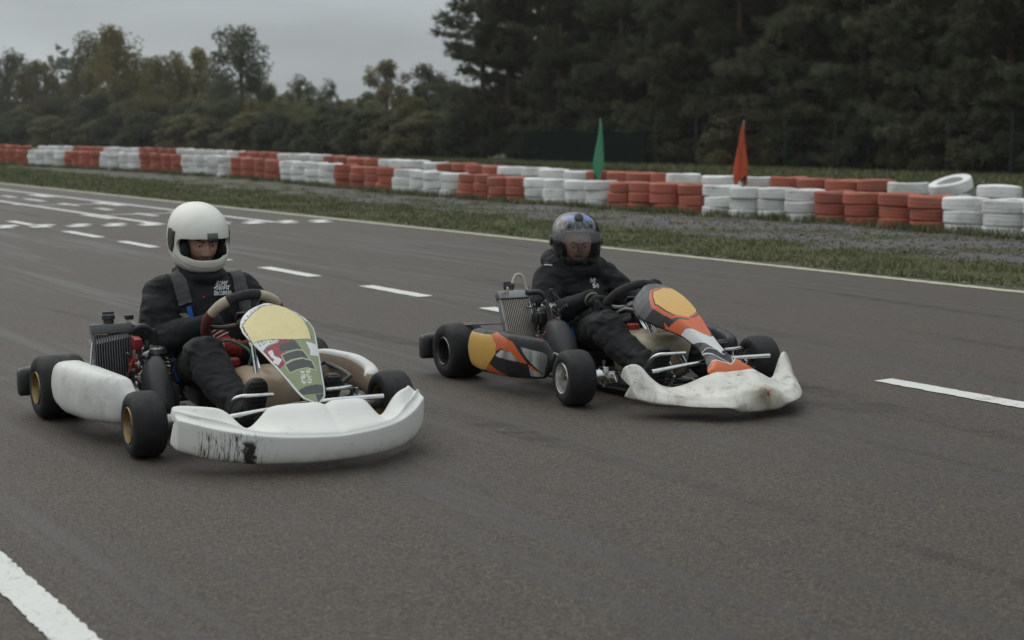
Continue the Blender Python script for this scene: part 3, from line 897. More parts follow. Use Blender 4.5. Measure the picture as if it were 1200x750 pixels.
# trees that carry on past both ends of the frame, and a far-off belt of woodland round the fields
for s_ in np.arange(-28, 34, 3.1):
    p = tw(s_ + rp.uniform(-.8, .8), 38.8 + rp.uniform(-.8, .8))
    if 600 + FPX * p.x / max(p.y, .1) > 1330 and p.y > 4: plant(PINES[rp.randrange(4)], p, rp.uniform(12.5, 16), rp.uniform(0, 6.28), 'dark pine standing deeper in the forest behind the first row of pines', 'pine_tree', 'pines deeper in the forest')
def belt():
    tr = MB(); P = []
    for a in np.arange(-100, 101, .55):
        d = rp.uniform(300, 345); h = rp.uniform(9, 15) * (1 + .25 * sin(a * .3)); x = sin(radians(a)) * d; y = cos(radians(a)) * d
        for b in range(7):
            c = np.array([x + rp.uniform(-3, 3), y + rp.uniform(-3, 3), h * (.12 + .8 * b / 7)])
            P.append(c + rand_unit(26) * np.array([2.6, 2.6, 1.9]) * (rng.random((26, 1)) ** .4))
    P = np.concatenate(P); V = tri_spray(P, rand_unit(len(P)), 1, 1.7, .8, .8)
    tag(link("far_woodland", tri_mesh("far_woodland", V, [M_LEAF[1]], attrs={'clump': np.repeat(rng.random(len(P)), 3)})), kind='stuff')
belt()
# ------------------------------------------------------------------ thin evening haze
def haze():
    m = MB(); m.box((-30, 250, 10.5), (960, 800, 24.0))
    o = m.build("haze", [], None, smooth=False); o.data.materials.clear()
    mt = bpy.data.materials.new("haze"); mt.use_nodes = True; t = mt.node_tree; t.nodes.clear()
    ou = t.nodes.new('ShaderNodeOutputMaterial'); v = t.nodes.new('ShaderNodeVolumePrincipled')
    v.inputs['Color'].default_value = (.90, .89, .86, 1); v.inputs['Density'].default_value = HAZE_D; v.inputs['Anisotropy'].default_value = .2
    t.links.new(v.outputs[0], ou.inputs['Volume'])
    o.data.materials.append(mt); tag(o, kind='stuff')
HAZE_D = .00038
haze()
# ------------------------------------------------------------------ kart materials
def tyre_rubber():
    t = NT("slick_rubber")
    c = t.mix(t.noise(9, 5, .6), (0.008, 0.008, 0.008), (0.018, 0.0175, 0.017))
    c = t.mix(t.ramp(t.noise(40, 6, .75), .52, .75, 0, .35), c, (0.045, 0.06, 0.055))
    t.color(c); t.set('Roughness', t.ramp(t.noise(14, 4), .3, .7, .55, .8)); t.set('Specular IOR Level', .35)
    t.bump(t.noise(120, 4, .7), .25, .003)
    return t.m
M_RUB = tyre_rubber()
M_GOLD = pm("gold_anodised_rim", (0.29, 0.205, 0.10), .42, .8, .2, 12, dirt=.5, dirtcol=(.06, .045, .03))
M_SILV = pm("silver_rim", (0.55, 0.54, 0.52), .34, .9, .15, 12, dirt=.5, dirtcol=(.08, .07, .06))
M_BRIM = pm("black_rim", (0.02, 0.02, 0.021), .4, .3, .2, 12)
M_CHROME = pm("chromed_tube", (0.62, 0.62, 0.61), .16, 1.0, .06, 20, dirt=.5, dirtcol=(.10, .08, .06), ds=22)
M_STEEL = pm("dull_steel", (0.32, 0.32, 0.31), .38, .9, .25, 18, dirt=.6, dirtcol=(.06, .05, .04))
M_DKMET = pm("dark_metal", (0.045, 0.044, 0.043), .42, .7, .3, 16, dirt=.4)
M_BLKPL = pm("black_plastic", (0.018, 0.018, 0.019), .42, 0, .25, 10, .1, 90, dirt=.35, dirtcol=(.07, .065, .06), ds=14)
M_DKGREY = pm("grey_black_moulded_plastic", (0.035, 0.035, 0.036), .5, 0, .2, 8, .12, 60, dirt=.35, dirtcol=(.08, .075, .07), ds=10)
M_RED = pm("red_plastic", (0.24, 0.018, 0.020), .45, 0, .2, 10)
M_REDCAP = pm("orange_red_cap", (0.42, 0.05, 0.025), .45, 0, .15, 10)
M_TANK = pm("translucent_tan_tank", (0.40, 0.30, 0.20), .38, 0, .14, 4, dirt=.35, dirtcol=(.19, .13, .075), ds=4)
M_TANK2 = pm("yellowed_tank_plastic", (0.38, 0.31, 0.21), .4, 0, .18, 5, dirt=.5, dirtcol=(.20, .15, .09), ds=4)
M_BEIGE = pm("beige_suede_grip", (0.48, 0.41, 0.30), .8, 0, .12, 20, .2, 120, dirt=.25)
M_MAROON = pm("dark_red_suede_grip", (0.11, 0.022, 0.02), .8, 0, .2, 20, .2, 120)
M_BLKSUEDE = pm("black_suede_grip", (0.025, 0.024, 0.023), .85, 0, .2, 20, .2, 120)
M_HOSE = pm("rubber_hose", (0.02, 0.02, 0.02), .5, 0, .2, 10)
M_WIRE_R = pm("red_wire", (0.25, 0.06, 0.03), .5); M_WIRE_Y = pm("yellow_wire", (0.45, 0.33, 0.08), .5)
M_CREAM = pm("cream_plastic", (0.55, 0.50, 0.40), .4, 0, .12, 10, dirt=.4)
M_GREEN = pm("green_plastic", (0.03, 0.12, 0.07), .4)
M_CARBON = pm("black_fibreglass", (0.016, 0.016, 0.017), .32, 0, .25, 14, .1, 60, coat=.25)
M_CABLE = pm("bare_cable", (0.4, 0.36, 0.3), .5)
M_BLUE = pm("blue_fabric", (0.025, 0.14, 0.42), .75)

def white_shell(name, base, scuffs, grime=0.0, stain=None):
    """scuffed white plastic; scuffs: list of (y0, y1, z1, amount) black abrasion bands on the lower face"""
    t = NT(name)
    P = t.tc(); sp = t.n('ShaderNodeSeparateXYZ'); t.l(P, sp.inputs[0])
    c = t.mix(t.noise(5, 5, .6), tuple(x * .9 for x in base), base)
    c = t.mix(t.ramp(t.noise(3.2, 5, .65), .5, .75, 0, .35), c, (0.42, 0.39, 0.34))
    c = t.mix(t.ramp(t.noise(28, 6, .75), .60, .72, 0, .5), c, (0.30, 0.28, 0.25))
    # grime that rises from the lower edge
    zz = t.ramp(sp.outputs['Z'], .11, .03)
    c = t.mix(t.math('MULTIPLY', zz, t.ramp(t.noise(7, 5, .7), .3, .7, .1, .7)), c, (0.33, 0.29, 0.25))
    if grime:
        g1 = t.ramp(t.noise(6.5, 7, .72, dist=.5), .47, .64, 0, grime); c = t.mix(g1, c, (.27, .245, .21))
        g2 = t.ramp(t.noise(13, 7, .75), .57, .68, 0, grime); c = t.mix(g2, c, (.10, .085, .07))
        g3 = t.ramp(t.noise(1, 6, .7, mapscale=(14, 30, 60), dist=1.5), .60, .67, 0, grime); c = t.mix(g3, c, (.06, .055, .05))
    if stain:      # discoloured, chipped patch round the mounting hole
        vd_ = t.n('ShaderNodeVectorMath'); vd_.operation = 'DISTANCE'; t.l(P, vd_.inputs[0]); vd_.inputs[1].default_value = stain
        dd_ = t.math('ADD', vd_.outputs['Value'], t.math('MULTIPLY_ADD', t.noise(14, 5, .7), .16, -.08))
        c = t.mix(t.ramp(dd_, .13, .03, 0, .75), c, (.36, .30, .21)); c = t.mix(t.ramp(dd_, .045, .028, 0, .6), c, (.16, .13, .09))
    wob = t.math('MULTIPLY_ADD', t.noise(17, 4, .65), .07, -.035); wob2 = t.math('MULTIPLY_ADD', t.noise(45, 4, .7), .05, -.025)
    yy = t.math('ADD', sp.outputs['Y'], t.math('ADD', wob, wob2))
    for (y0, y1, z1, am) in scuffs:
        e = .03
        my = t.math('MULTIPLY', t.ramp(yy, y0, y0 + e), t.ramp(yy, y1, y1 - e))
        mz_ = t.ramp(sp.outputs['Z'], z1, z1 - .02)
        ln = t.noise(1, 5, .7, mapscale=(4, 150, 11), dist=1.3)
        ln = t.ramp(ln, .535, .575)
        c = t.mix(t.math('MULTIPLY', t.math('MULTIPLY', my, mz_), t.math('MULTIPLY', ln, am)), c, (0.018, 0.017, 0.016))
    if scuffs:      # one solid black smear of tyre rubber
        my = t.math('MULTIPLY', t.ramp(yy, -.335, -.318), t.ramp(yy, -.283, -.297)); mz_ = t.ramp(sp.outputs['Z'], .135, .115)
        c = t.mix(t.math('MULTIPLY', t.math('MULTIPLY', my, mz_), t.math('MULTIPLY', t.ramp(t.noise(1, 4, .7, mapscale=(9, 60, 22), dist=.8), .30, .40), 1.0 if scuffs[0][3] > .8 else .0)), c, (0.016, 0.015, 0.014))
    # long thin scratches
    sc = t.ramp(t.noise(1, 5, .6, mapscale=(9, 70, 14), dist=1.2), .68, .73, 0, .45)
    c = t.mix(sc, c, (0.22, 0.20, 0.18))
    t.color(c); t.set('Roughness', t.ramp(t.noise(9, 4), .3, .7, .48, .68)); t.set('Coat Weight', .0)
    t.bump(t.noise(6, 4, .6), .12, .01)
    return t.m

def flat(name, col, rough=.38, **k): return pm(name, col, rough, 0, .08, 9, dirt=.10, dirtcol=(.12, .10, .09), ds=40, coat=.15, **k)
F_YEL1 = flat("pale_yellow_film", (0.68, 0.57, 0.27)); F_YEL2 = flat("amber_film", (0.62, 0.36, 0.075))
F_MAR = flat("maroon_film", (0.25, 0.014, 0.042)); F_DGR = flat("charcoal_film", (0.034, 0.038, 0.035)); F_GRN = flat("sage_green_film", (0.21, 0.24, 0.12))
F_WHT = flat("white_film", (0.62, 0.62, 0.60)); F_BLK = pm("black_film", (0.010, 0.010, 0.012), .5, 0, .2, 12); F_ORG = flat("orange_film", (0.58, 0.105, 0.022))
F_GRY = flat("slate_film", (0.042, 0.045, 0.050)); F_LGR = flat("pale_green_film", (0.36, 0.40, 0.26))
def chrome_film():
    t = NT("mirror_film"); v = t.noise(1, 2, .5, mapscale=(16, 2, 1.5)); c = t.mix(t.ramp(v, .35, .65), (.16, .16, .15), (.66, .66, .63))
    t.color(c); t.set('Metallic', .35); t.set('Roughness', .25); return t.m
F_CHR = chrome_film()

def inpoly(x, y, P):
    c = False; j = len(P) - 1
    for i in range(len(P)):
        if (P[i][1] > y) != (P[j][1] > y) and x < (P[j][0] - P[i][0]) * (y - P[i][1]) / (P[j][1] - P[i][1]) + P[i][0]: c = not c
        j = i
    return c
def segdist(x, y, P, closed=True):
    d = 9
    m = len(P)
    for i in range(m if closed else m - 1):
        ax, ay = P[i]; bx, by = P[(i + 1) % m]
        L2 = (bx - ax) ** 2 + (by - ay) ** 2 or 1e-9
        t = max(0, min(1, ((x - ax) * (bx - ax) + (y - ay) * (by - ay)) / L2))
        d = min(d, sqrt((ax + t * (bx - ax) - x) ** 2 + (ay + t * (by - ay) - y) ** 2))
    return d
FONT = {'K': "10001 10010 10100 11000 10100 10010 10001", 'T': "11111 00100 00100 00100 00100 00100 00100", 'I': "01110 00100 00100 00100 00100 00100 01110", 'S': "01111 10000 10000 01110 00001 00001 11110",
        'R': "11110 10001 10001 11110 10100 10010 10001", 'A': "01110 10001 10001 11111 10001 10001 10001", 'C': "01111 10000 10000 10000 10000 10000 01111", 'E': "11111 10000 10000 11110 10000 10000 11111",
        'O': "01110 10001 10001 10001 10001 10001 01110", 'N': "10001 11001 10101 10101 10011 10001 10001", 'L': "10000 10000 10000 10000 10000 10000 11111", 'D': "11110 10001 10001 10001 10001 10001 11110", 'X': "10001 01010 00100 00100 01010 10001 10001",
        '0': "01110 10011 10101 10101 11001 10001 01110", 'M': "10001 11011 10101 10101 10001 10001 10001", 'H': "10001 10001 10001 11111 10001 10001 10001", '1': "00100 01100 00100 00100 00100 00100 01110"}
def glyph(txt, u, v):
    """bitmap lettering: u in 0..len(txt) cells, v in 0..1 downward"""
    if not (0 <= v < 1) or u < 0: return False
    i = int(u)
    if i >= len(txt) or txt[i] not in FONT: return False
    x = int((u - i) * 6.2); y = int(v * 7)
    return x < 5 and FONT[txt[i]].split()[y][x] == '1'

# ------------------------------------------------------------------ wheels
def make_wheel(parent, c, R, W, side, rim_mat, lip_mat=None, steer=0.0, deep=False):
    w_ = empty("wheel", c, steer, parent)
    h = W / 2
    tp = [(-h + .016, .067), (-h + .006, .072), (-h + .001, R * .62), (-h, R * .72), (-h + .004, R * .86), (-h + .013, R * .945), (-h + .03, R * .985), (-h * .5, R * .998), (0, R), (h * .5, R * .998), (h - .03, R * .985), (h - .013, R * .945), (h - .004, R * .86), (h, R * .72), (h - .001, R * .62), (h - .006, .072), (h - .016, .067), (0, .06)]
    m = MB(); m.lathe(tp, (0, 0, 0), (0, 1, 0), 56, closed=True)
    # moulded lettering blocks on the outer sidewall
    m.build("tyre", M_RUB, w_, angle=50)
    s = side                                     # +1: outside is +y
    d = h * (.25 if deep else .42)
    r = MB()
    rp_ = [(-(h - .010), .0705), (-(h - .016), .0725), (-(h - .02), .066), (-(h - .05), .060), (0, .0585), ((h - .05), .060), ((h - .02), .066), ((h - .016), .0725), ((h - .010), .0705), ((h - .013), .064), ((h - .045), .0565), (0, .055), (-(h - .045), .0565), (-(h - .013), .064)]
    r.lathe(rp_, (0, 0, 0), (0, 1, 0), 40, 0, closed=True)
    r.lathe([(s * (d + .006), .018), (s * (d + .008), .030), (s * (d + .002), .038), (s * (d - .010), .046), (s * (d - .014), .0575), (s * (d - .020), .0575), (s * (d - .020), .018)], (0, 0, 0), (0, 1, 0), 40, 0)
    r.lathe([(s * (h - .004), .0725), (s * (h + .0005), .0705), (s * (h - .001), .0675), (s * (h - .012), .0655), (s * (h - .03), .060)], (0, 0, 0), (0, 1, 0), 40, 0)
    for k_ in range(6):
        a_ = 2 * pi * k_ / 6; r.lathe([(0, .0075), (s * .0035, .0075), (s * .0035, .005), (s * .001, .005), (s * .001, 0)], (cos(a_) * .045, s * (d - .009), sin(a_) * .045), (0, 1, 0), 10, 0)
    if lip_mat: r.lathe([(s * (h - .006), .0735), (s * (h - .003), .071), (s * (h - .005), .066), (s * (h - .012), .066)], (0, 0, 0), (0, 1, 0), 40, 1)
    r.build("rim", [rim_mat] + ([lip_mat] if lip_mat else []), w_, angle=35)
    b = MB()
    b.lathe([(s * (d - .05), .02), (s * (d + .010), .021), (s * (d + .016), .017), (s * (d + .018), .011), (s * (d + .03), .010), (s * (d + .032), 0.0)], (0, 0, 0), (0, 1, 0), 16, 0)
    for k in range(3):
        a = 2 * pi * k / 3 + .5
        b.lathe([(s * (d - .005), .006), (s * (d + .013), .006), (s * (d + .015), .004), (s * (d + .015), 0)], (cos(a) * .031, 0, sin(a) * .031), (0, 1, 0), 6, 0)
    b.build("hub", M_STEEL, w_, angle=30)
    v = MB(); v.tube([(cos(.9) * .045, s * d, sin(.9) * .045), (cos(.9) * .043, s * (d + .028), sin(.9) * .043)], .0035, 6); v.build("valve", M_HOSE, w_)
    return w_

def solid_panel(name, mats, parent, fP, us, vs, thick, paint, nrm):
    """curved sheet with thickness; fP(u, v) -> point, faces painted by paint(u, v)"""
    V = []; F = []; MI = []
    nu, nv = len(us), len(vs)
    for u in us:
        for v in vs: V.append(fP(u, v))
    base = len(V)
    for u in us:
        for v in vs: V.append(fP(u, v) + nrm(u, v) * -thick)
    for i in range(nu - 1):
        for j in range(nv - 1):
            a = i * nv + j
            F.append((a, a + nv, a + nv + 1, a + 1)); MI.append(paint((us[i] + us[i + 1]) / 2, (vs[j] + vs[j + 1]) / 2))
            F.append((base + a, base + a + 1, base + a + nv + 1, base + a + nv)); MI.append(0)
    for i in range(nu - 1):
        for j in (0, nv - 1):
            a = i * nv + j; F.append((a, a + nv, base + a + nv, base + a)); MI.append(0)
    for j in range(nv - 1):
        for i in (0, nu - 1):
            a = i * nv + j; F.append((a, a + 1, base + a + 1, base + a)); MI.append(0)
    m = MB(); m.add(V, F, MI)
    return m.build(name, mats, parent, angle=50)

def section_shell(name, mat, parent, sections, sub=2, thick=.006, post=None):
    """open moulded shell lofted through point lists of equal length"""
    m = MB(); m.loft([[Vector(p) for p in s] for s in sections], ring_closed=False, caps=False)
    o = m.build(name, mat, parent, angle=180)
    sb = o.modifiers.new("s", 'SUBSURF'); sb.levels = sub; sb.render_levels = sub
    so_ = o.modifiers.new("t", 'SOLIDIFY'); so_.thickness = thick; so_.offset = 0
    apply_mods(o)
    if post:
        for v in o.data.vertices: v.co = post(v.co)
    return o

# ------------------------------------------------------------------ the kart
def make_kart(st, loc, yaw):
    k = empty("kart", loc, yaw)
    tag(k, st['label'], 'kart', 'karts side by side on the track')
    one = st['id'] == 1
    rr, fr = .14, .13
    rim_r = M_GOLD if one else M_BRIM; rim_f = M_GOLD if one else M_SILV
    for sd_ in (-1, 1):
        make_wheel(k, (0, sd_ * .585, rr), rr, .21, sd_, rim_r, None if one else M_SILV, 0, deep=True)
        make_wheel(k, (1.05, sd_ * .535, fr), fr, .135, sd_, rim_f, None, st['steer'])
    # frame tubes
    m = MB()
    for s in (-1, 1):
        m.tube([(-.10, s * .30, .075), (.12, s * .32, .06), (.42, s * .32, .05), (.72, s * .22, .05), (1.0, s * .17, .05), (1.22, s * .17, .055)], .0155, 10, spline=6)
        m.tube([(1.0, s * .19, .06), (1.02, s * .30, .09), (1.04, s * .40, .12)], .0155, 10, spline=5)
        m.tube([(.30, s * .32, .06), (.32, s * .52, .12), (.36, s * .57, .13), (.70, s * .52, .13), (.78, s * .47, .12), (.80, s * .26, .06)], .010, 8, spline=6)
        m.tube([(.30, s * .32, .07), (.32, s * .52, .19), (.36, s * .56, .20), (.70, s * .50, .20), (.78, s * .45, .19), (.80, s * .25, .08)], .010, 8, spline=6)
    for x, w2 in ((.10, .32), (.46, .31), (.98, .18), (1.22, .17)): m.tube([(x, -w2, .055), (x, w2, .055)], .014, 10)
    m.build("frame", M_DKMET if one else M_STEEL, k)
    m = MB(); m.box((.93, 0, .035), (.66, .46, .006), bev=.002); m.build("floor_tray", M_DKMET, k)
    m = MB(); m.tube([(0, -.50, .14), (0, .50, .14)], .02, 14); m.build("rear_axle", M_STEEL, k)
    m = MB(); m.lathe([(-.006, .035), (-.006, .095), (.006, .095), (.006, .035)], (0, .28, .14), (0, 1, 0), 32, closed=True); m.build("brake_disc", M_STEEL, k, angle=30)
    m = MB(); m.lathe([(-.003, .03), (-.003, .09), (.003, .09), (.003, .03)], (0, -.22, .14), (0, 1, 0), 40, closed=True)
    m.build("sprocket", M_DKMET, k, angle=30)
    # stub axles, king pins, tie rods
    for s in (-1, 1):
        m = MB(); m.tube([(1.05, s * .385, .13), (1.05, s * .49, .13)], [.026, .026], 14); m.tube([(1.05, s * .40, .13), (1.05, s * .475, .13)], .031, 14)
        m.box((1.05, s * .375, .13), (.05, .035, .085), bev=.006); m.tube([(1.05, s * .375, .075), (1.05, s * .375, .20)], .009, 8)
        m.box((1.04, s * .335, .12), (.07, .06, .06), bev=.008)
        m.build("stub_axle", M_CHROME if not one else M_STEEL, k, angle=35)
        m = MB(); m.tube([(.96, s * .375, .115), (1.02, s * .05, .14)], .008, 8); m.ell((.96, s * .375, .115), (.014, .014, .012)); m.build("tie_rod", M_CHROME, k)
    # bars behind the nose
    zr = .19
    m = MB(); m.tube([(1.385, -.335, zr - .004), (1.385, -.10, zr + .016), (1.385, .10, zr + .026), (1.385, .335, zr + .024)], .0105, 10, spline=6)
    for s in (-1, 1): m.tube([(1.24, s * .18, .06), (1.34, s * .19, .12), (1.385, s * .20, zr + .01)], .009, 8, spline=4)
    m.tube([(1.22, -.17, .055), (1.40, -.22, .085), (1.44, 0, .085), (1.40, .22, .085), (1.22, .17, .055)], .0105, 10, spline=6)
    m.build("front_bar", M_CHROME, k)
    for s in (-1, 1):
        m = MB()
        m.tube([(1.12, s * .265, .06), (1.20, s * .262, .15), (1.27, s * .255, .225), (1.30, s * .235, .247), (1.32, s * .19, .25), (1.33, s * .11, .25)], .0085, 10, spline=7)
        m.tube([(1.14, s * .265, .06), (1.10, s * .20, .06), (1.10, s * .15, .06)], .008, 8)
        m.build("pedal", M_CHROME, k)
    # seat
    secs = []
    for (x, z, hw, hs_) in [(.66, .125, .13, .05), (.60, .085, .16, .09), (.48, .06, .18, .135), (.36, .065, .19, .17), (.26, .10, .195, .19), (.19, .20, .195, .17), (.14, .32, .19, .13), (.10, .43, .175, .09), (.085, .49, .15, .05)]:
        sec = []
        up = Vector((.0, 0, 1)) if x > .3 else Vector((.75, 0, .65))
        for q in np.linspace(-1, 1, 11):
            a = abs(q); lift = hs_ * max(0, (a - .35) / .65) ** 1.7
            sec.append(Vector((x, q / max(.001, a) * hw * min(1, a ** .8) if a > 0 else 0, z)) + up * lift)
        secs.append(sec)
    section_shell("seat", M_CARBON, k, secs, 2, .008)
    m = MB()
    for s in (-1, 1): m.tube([(.16, s * .20, .33), (.06, s * .29, .20), (.0, s * .31, .10)], .008, 8, spline=4)
    m.build("seat_stay", M_STEEL, k)
    # rear bumper: moulded black beam with rounded boxes behind each rear wheel
    m = MB()
    rings = []
    for (y, x, zc, hx, hz_) in [(-.72, -.185, .142, .022, .050), (-.712, -.19, .142, .036, .062), (-.66, -.205, .142, .045, .066), (-.52, -.225, .142, .05, .066), (-.42, -.235, .13, .04, .05), (-.2, -.245, .12, .032, .038), (0, -.25, .12, .032, .038), (.2, -.245, .12, .032, .038), (.42, -.235, .13, .04, .05), (.52, -.225, .142, .05, .066), (.66, -.205, .142, .045, .066), (.712, -.19, .142, .036, .062), (.72, -.185, .142, .022, .050)]:
        ring = []
        for i in range(20):
            a = 2 * pi * i / 20
            pw = lambda v: math.copysign(abs(v) ** .55, v)
            ring.append(Vector((x + hx * pw(cos(a)), y, zc + hz_ * pw(sin(a)))))
        rings.append(ring)
    m.loft(rings); m.build("rear_bumper", M_BLKPL, k, angle=60)
    # steering column, wheel
    tilt = st['tilt']; c = Vector(st['sw']); R = st['swR']; roll = st['roll']
    uu = Vector((sin(tilt), 0, cos(tilt))); vv = Vector((0, 1, 0)); nn = uu.cross(vv) * -1      # nn points to the driver side
    if nn.x > 0: nn = -nn
    m = MB(); m.tube([c - nn * .02, Vector((1.08, 0, .11))], .010, 10); m.build("steering_column", M_CHROME, k)
    sw = empty("steering_wheel", c, 0, k)
    segs = st['segs']
    for (a0, a1, mat_) in segs:
        m = MB(); P = []; RR = []
        K = max(4, int((a1 - a0) / 8))
        for i in range(K + 1):
            a = radians(a0 + (a1 - a0) * i / K + roll)
            P.append((uu * cos(a) - vv * sin(a)) * R)      # angle 0 = top, positive towards the driver's right (image left)
            RR.append(.0215 + .0012 * sin(i * 1.3))
        m.tube(P, RR, 12); m.build("grip", mat_, sw)
    m = MB()
    for a in (90, 210, 330):
        a = radians(a + roll); d = (uu * cos(a) - vv * sin(a))
        m.tube([d * .03 - nn * .02, d * (R * .6) - nn * .018, d * (R - .012)], [.012, .010, .008], 8, spline=3)
    m.lathe([(-.03, .0), (-.03, .036), (-.012, .038), (-.008, .03), (-.008, 0)], (0, 0, 0), nn, 20)
    m.build("spokes", M_DKMET if one else M_STEEL, sw, angle=35)
    m = MB(); m.box(nn * .008 + uu * .02, (.012, .07, .05), Matrix((nn, vv, uu)).transposed(), 0, .006); m.build("display", M_BLKPL, sw)
    # panel stays
    m = MB()
    for s in (-1, 1):
        p = st['stay']; m.tube([(p[0][0], s * p[0][1], p[0][2]), (p[1][0], s * p[1][1], p[1][2])], .0105 if one else .007, 10)
        if not one: m.tube([(p[0][0] + .012, s * (p[0][1] - .02), p[0][2]), (p[1][0] + .012, s * (p[1][1] - .02), p[1][2])], .006, 8)
    m.build("column_stay", M_CHROME, k)
    # fuel tank
    m = MB(); t0, ts = st['tank']
    m.ell(t0, ts, None, 32, 20, 0, st['tankpow'])
    if one:
        V = []
        for p in m.v:   # two lobes with a shallow channel between them
            y = p[1] - t0[1]; q = 1 - .10 * exp(-(y / .03) ** 2)
            V.append((t0[0] + (p[0] - t0[0]) * (.92 + .08 * q), p[1], t0[2] + (p[2] - t0[2]) * q))
        m.v = V
    tk = m.build("fuel_tank", M_TANK if one else M_TANK2, k, angle=60)
    cp = st['cap']
    m = MB(); m.lathe([(-.03, .024), (0, .026), (.004, .031), (.026, .031), (.03, .028), (.03, 0)], cp, (0, 0, 1), 20)
    for i in range(14):
        a = 2 * pi * i / 14; m.box(Vector(cp) + Vector((cos(a) * .031, sin(a) * .031, .015)), (.005, .005, .02), Matrix.Rotation(a, 3, 'Z'))
    m.build("tank_cap", M_RED if one else M_REDCAP, tk, angle=35)
    m = MB(); m.tube([Vector(cp) + Vector((.06, .05, 0)), Vector(cp) + Vector((.05, .06, .06)), Vector(cp) + Vector((-.05, .0, .10)), Vector(cp) + Vector((-.14, -.05, .05))], .0065, 8, spline=6)
    m.build("fuel_hose", M_GREEN if one else M_CABLE, k)
    return k

def radiator(k, c, W, H, tilt, fin_mat, frame_mat, slats, dark, lean=0.0):
    """upright water radiator facing forward, built of slats between two tanks"""
    r = empty("radiator", c, lean, k)
    Rm = Matrix.Rotation(-tilt, 3, 'Y')
    T = lambda p: Rm @ Vector(p)
    m = MB()
    for s in (-1, 1): m.box(T((0, s * (W / 2 - .004), H / 2)), (.034, .008, H), Rm, 0, .002)
    m.build("side_plate", frame_mat, r, angle=35)
    m = MB(); m.box(T((0, 0, H + .022)), (.046, W + .006, .044), Rm, 0, .008); m.build("top_tank", frame_mat, r, angle=35)
    m = MB(); m.box(T((0, 0, -.012)), (.044, W, .03), Rm, 0, .008); m.build("bottom_tank", frame_mat, r, angle=35)
    m = MB(); m.box(T((-.006, 0, H / 2)), (.02, W - .012, H - .004), Rm); m.build("core", dark, r, smooth=False)
    me = None
    for i in range(slats):
        y = -W / 2 + .008 + (W - .016) * (i + .5) / slats
        if me is None:
            q = MB(); q.box((0, 0, 0), (.024, (W / slats) * .38, H - .006), None, 0, .0012); me = q.mesh("slat", [fin_mat])
        o = link("slat", me, r); o.location = T((.003, y, H / 2)); o.rotation_euler = Rm.to_euler()
    m = MB(); m.lathe([(0, .022), (.02, .022), (.022, .028), (.038, .028), (.04, .02), (.04, 0)], T((0, -.01, H + .04)), T((0, 0, 1)), 16); m.box(T((0, -.01, H + .088)), (.012, .05, .012), Rm, 0, .003)
    m.build("cap", M_BLKPL, r, angle=35)
    return r

def engine(k, c, red):
    e = empty("engine", c, 0, k)
    rd = random.Random(5 + red)
    m = MB(); m.box((0, 0, .05), (.17, .17, .13), None, 0, .02); m.lathe([(-.10, .05), (-.10, .062), (-.085, .068), (-.02, .068)], (.0, 0, .06), (0, 1, 0), 24); m.build("crankcase", M_STEEL, e, angle=35)
    m = MB(); 
    for i in range(7): m.box((0, 0, .135 + i * .016), (.115 - .003 * i, .12 - .002 * i, .006), None, 0, .002)
    m.lathe([(0, .048), (.13, .045)], (0, 0, .12), (0, 0, 1), 20); m.build("cylinder", M_DKMET if red else M_STEEL, e, angle=35)
    m = MB(); m.lathe([(0, .055), (.022, .055), (.03, .045), (.034, .02), (.034, 0)], (0, 0, .245), (0, 0, 1), 20)
    for i in range(6):
        a = i * pi / 3; m.lathe([(0, .007), (.012, .007), (.012, 0)], (cos(a) * .042, sin(a) * .042, .268), (0, 0, 1), 6)
    m.build("cylinder_head", M_STEEL, e, angle=35)
    m = MB(); m.lathe([(0, .009), (.02, .009), (.022, .006), (.05, .006)], (0, 0, .275), (0, 0, 1), 8); m.box((0, 0, .335), (.022, .022, .03), None, 0, .006); m.build("spark_plug_cap", M_BLKPL if red else M_BLKPL, e, angle=35)
    m = MB(); m.lathe([(0, .026), (.05, .026), (.055, .034), (.075, .034), (.08, .02)], (.07, 0, .08), (1, 0, .15), 16); m.box((.11, .0, .13), (.05, .045, .06), None, 0, .008); m.lathe([(0, .012), (.03, .012), (.03, 0)], (.11, 0, .16), (0, 0, 1), 10)
    m.build("carburettor", M_STEEL, e, angle=35)
    m = MB(); m.box((.03, -.085, .205), (.06, .045, .065), None, 0, .01); m.box((.03, -.115, .205), (.05, .012, .05), None, 0, .006)
    m.build("coil", M_RED if red else M_DKMET, e, angle=35)
    m = MB()
    m.tube([(-.06, 0, .18), (-.14, .02, .20), (-.24, .03, .19), (-.30, .05, .17)], [.022, .026, .042, .05], 14, spline=6); m.tube([(-.30, .05, .17), (-.37, .09, .16), (-.40, .16, .16)], [.05, .04, .02], 14, spline=5)
    m.build("exhaust", M_DKMET if red else M_STEEL, e)
    for i in range(7):
        m = MB(); p = [Vector((rd.uniform(-.08, .12), rd.uniform(-.14, .05), rd.uniform(.08, .25)))]
        for j in range(3): p.append(p[-1] + Vector((rd.uniform(-.07, .07), rd.uniform(-.07, .03), rd.uniform(-.08, .07))))
        m.tube(p, rd.choice([.003, .004, .006]), 6, spline=5); m.build("hose" if i % 2 else "cable", [M_HOSE, M_WIRE_R, M_CABLE, M_HOSE, M_WIRE_Y, M_HOSE, M_STEEL][i], e)
    m = MB()
    for i in range(16):
        m.lathe([(0, .007), (.009, .007), (.009, 0)], (rd.uniform(-.07, .11), -.07 - rd.uniform(0, .05), rd.uniform(.04, .27)), (0, -1, 0), 6)
    o = m.build("bolts", M_CHROME, e, angle=35); o['kind'] = 'stuff'
    return e

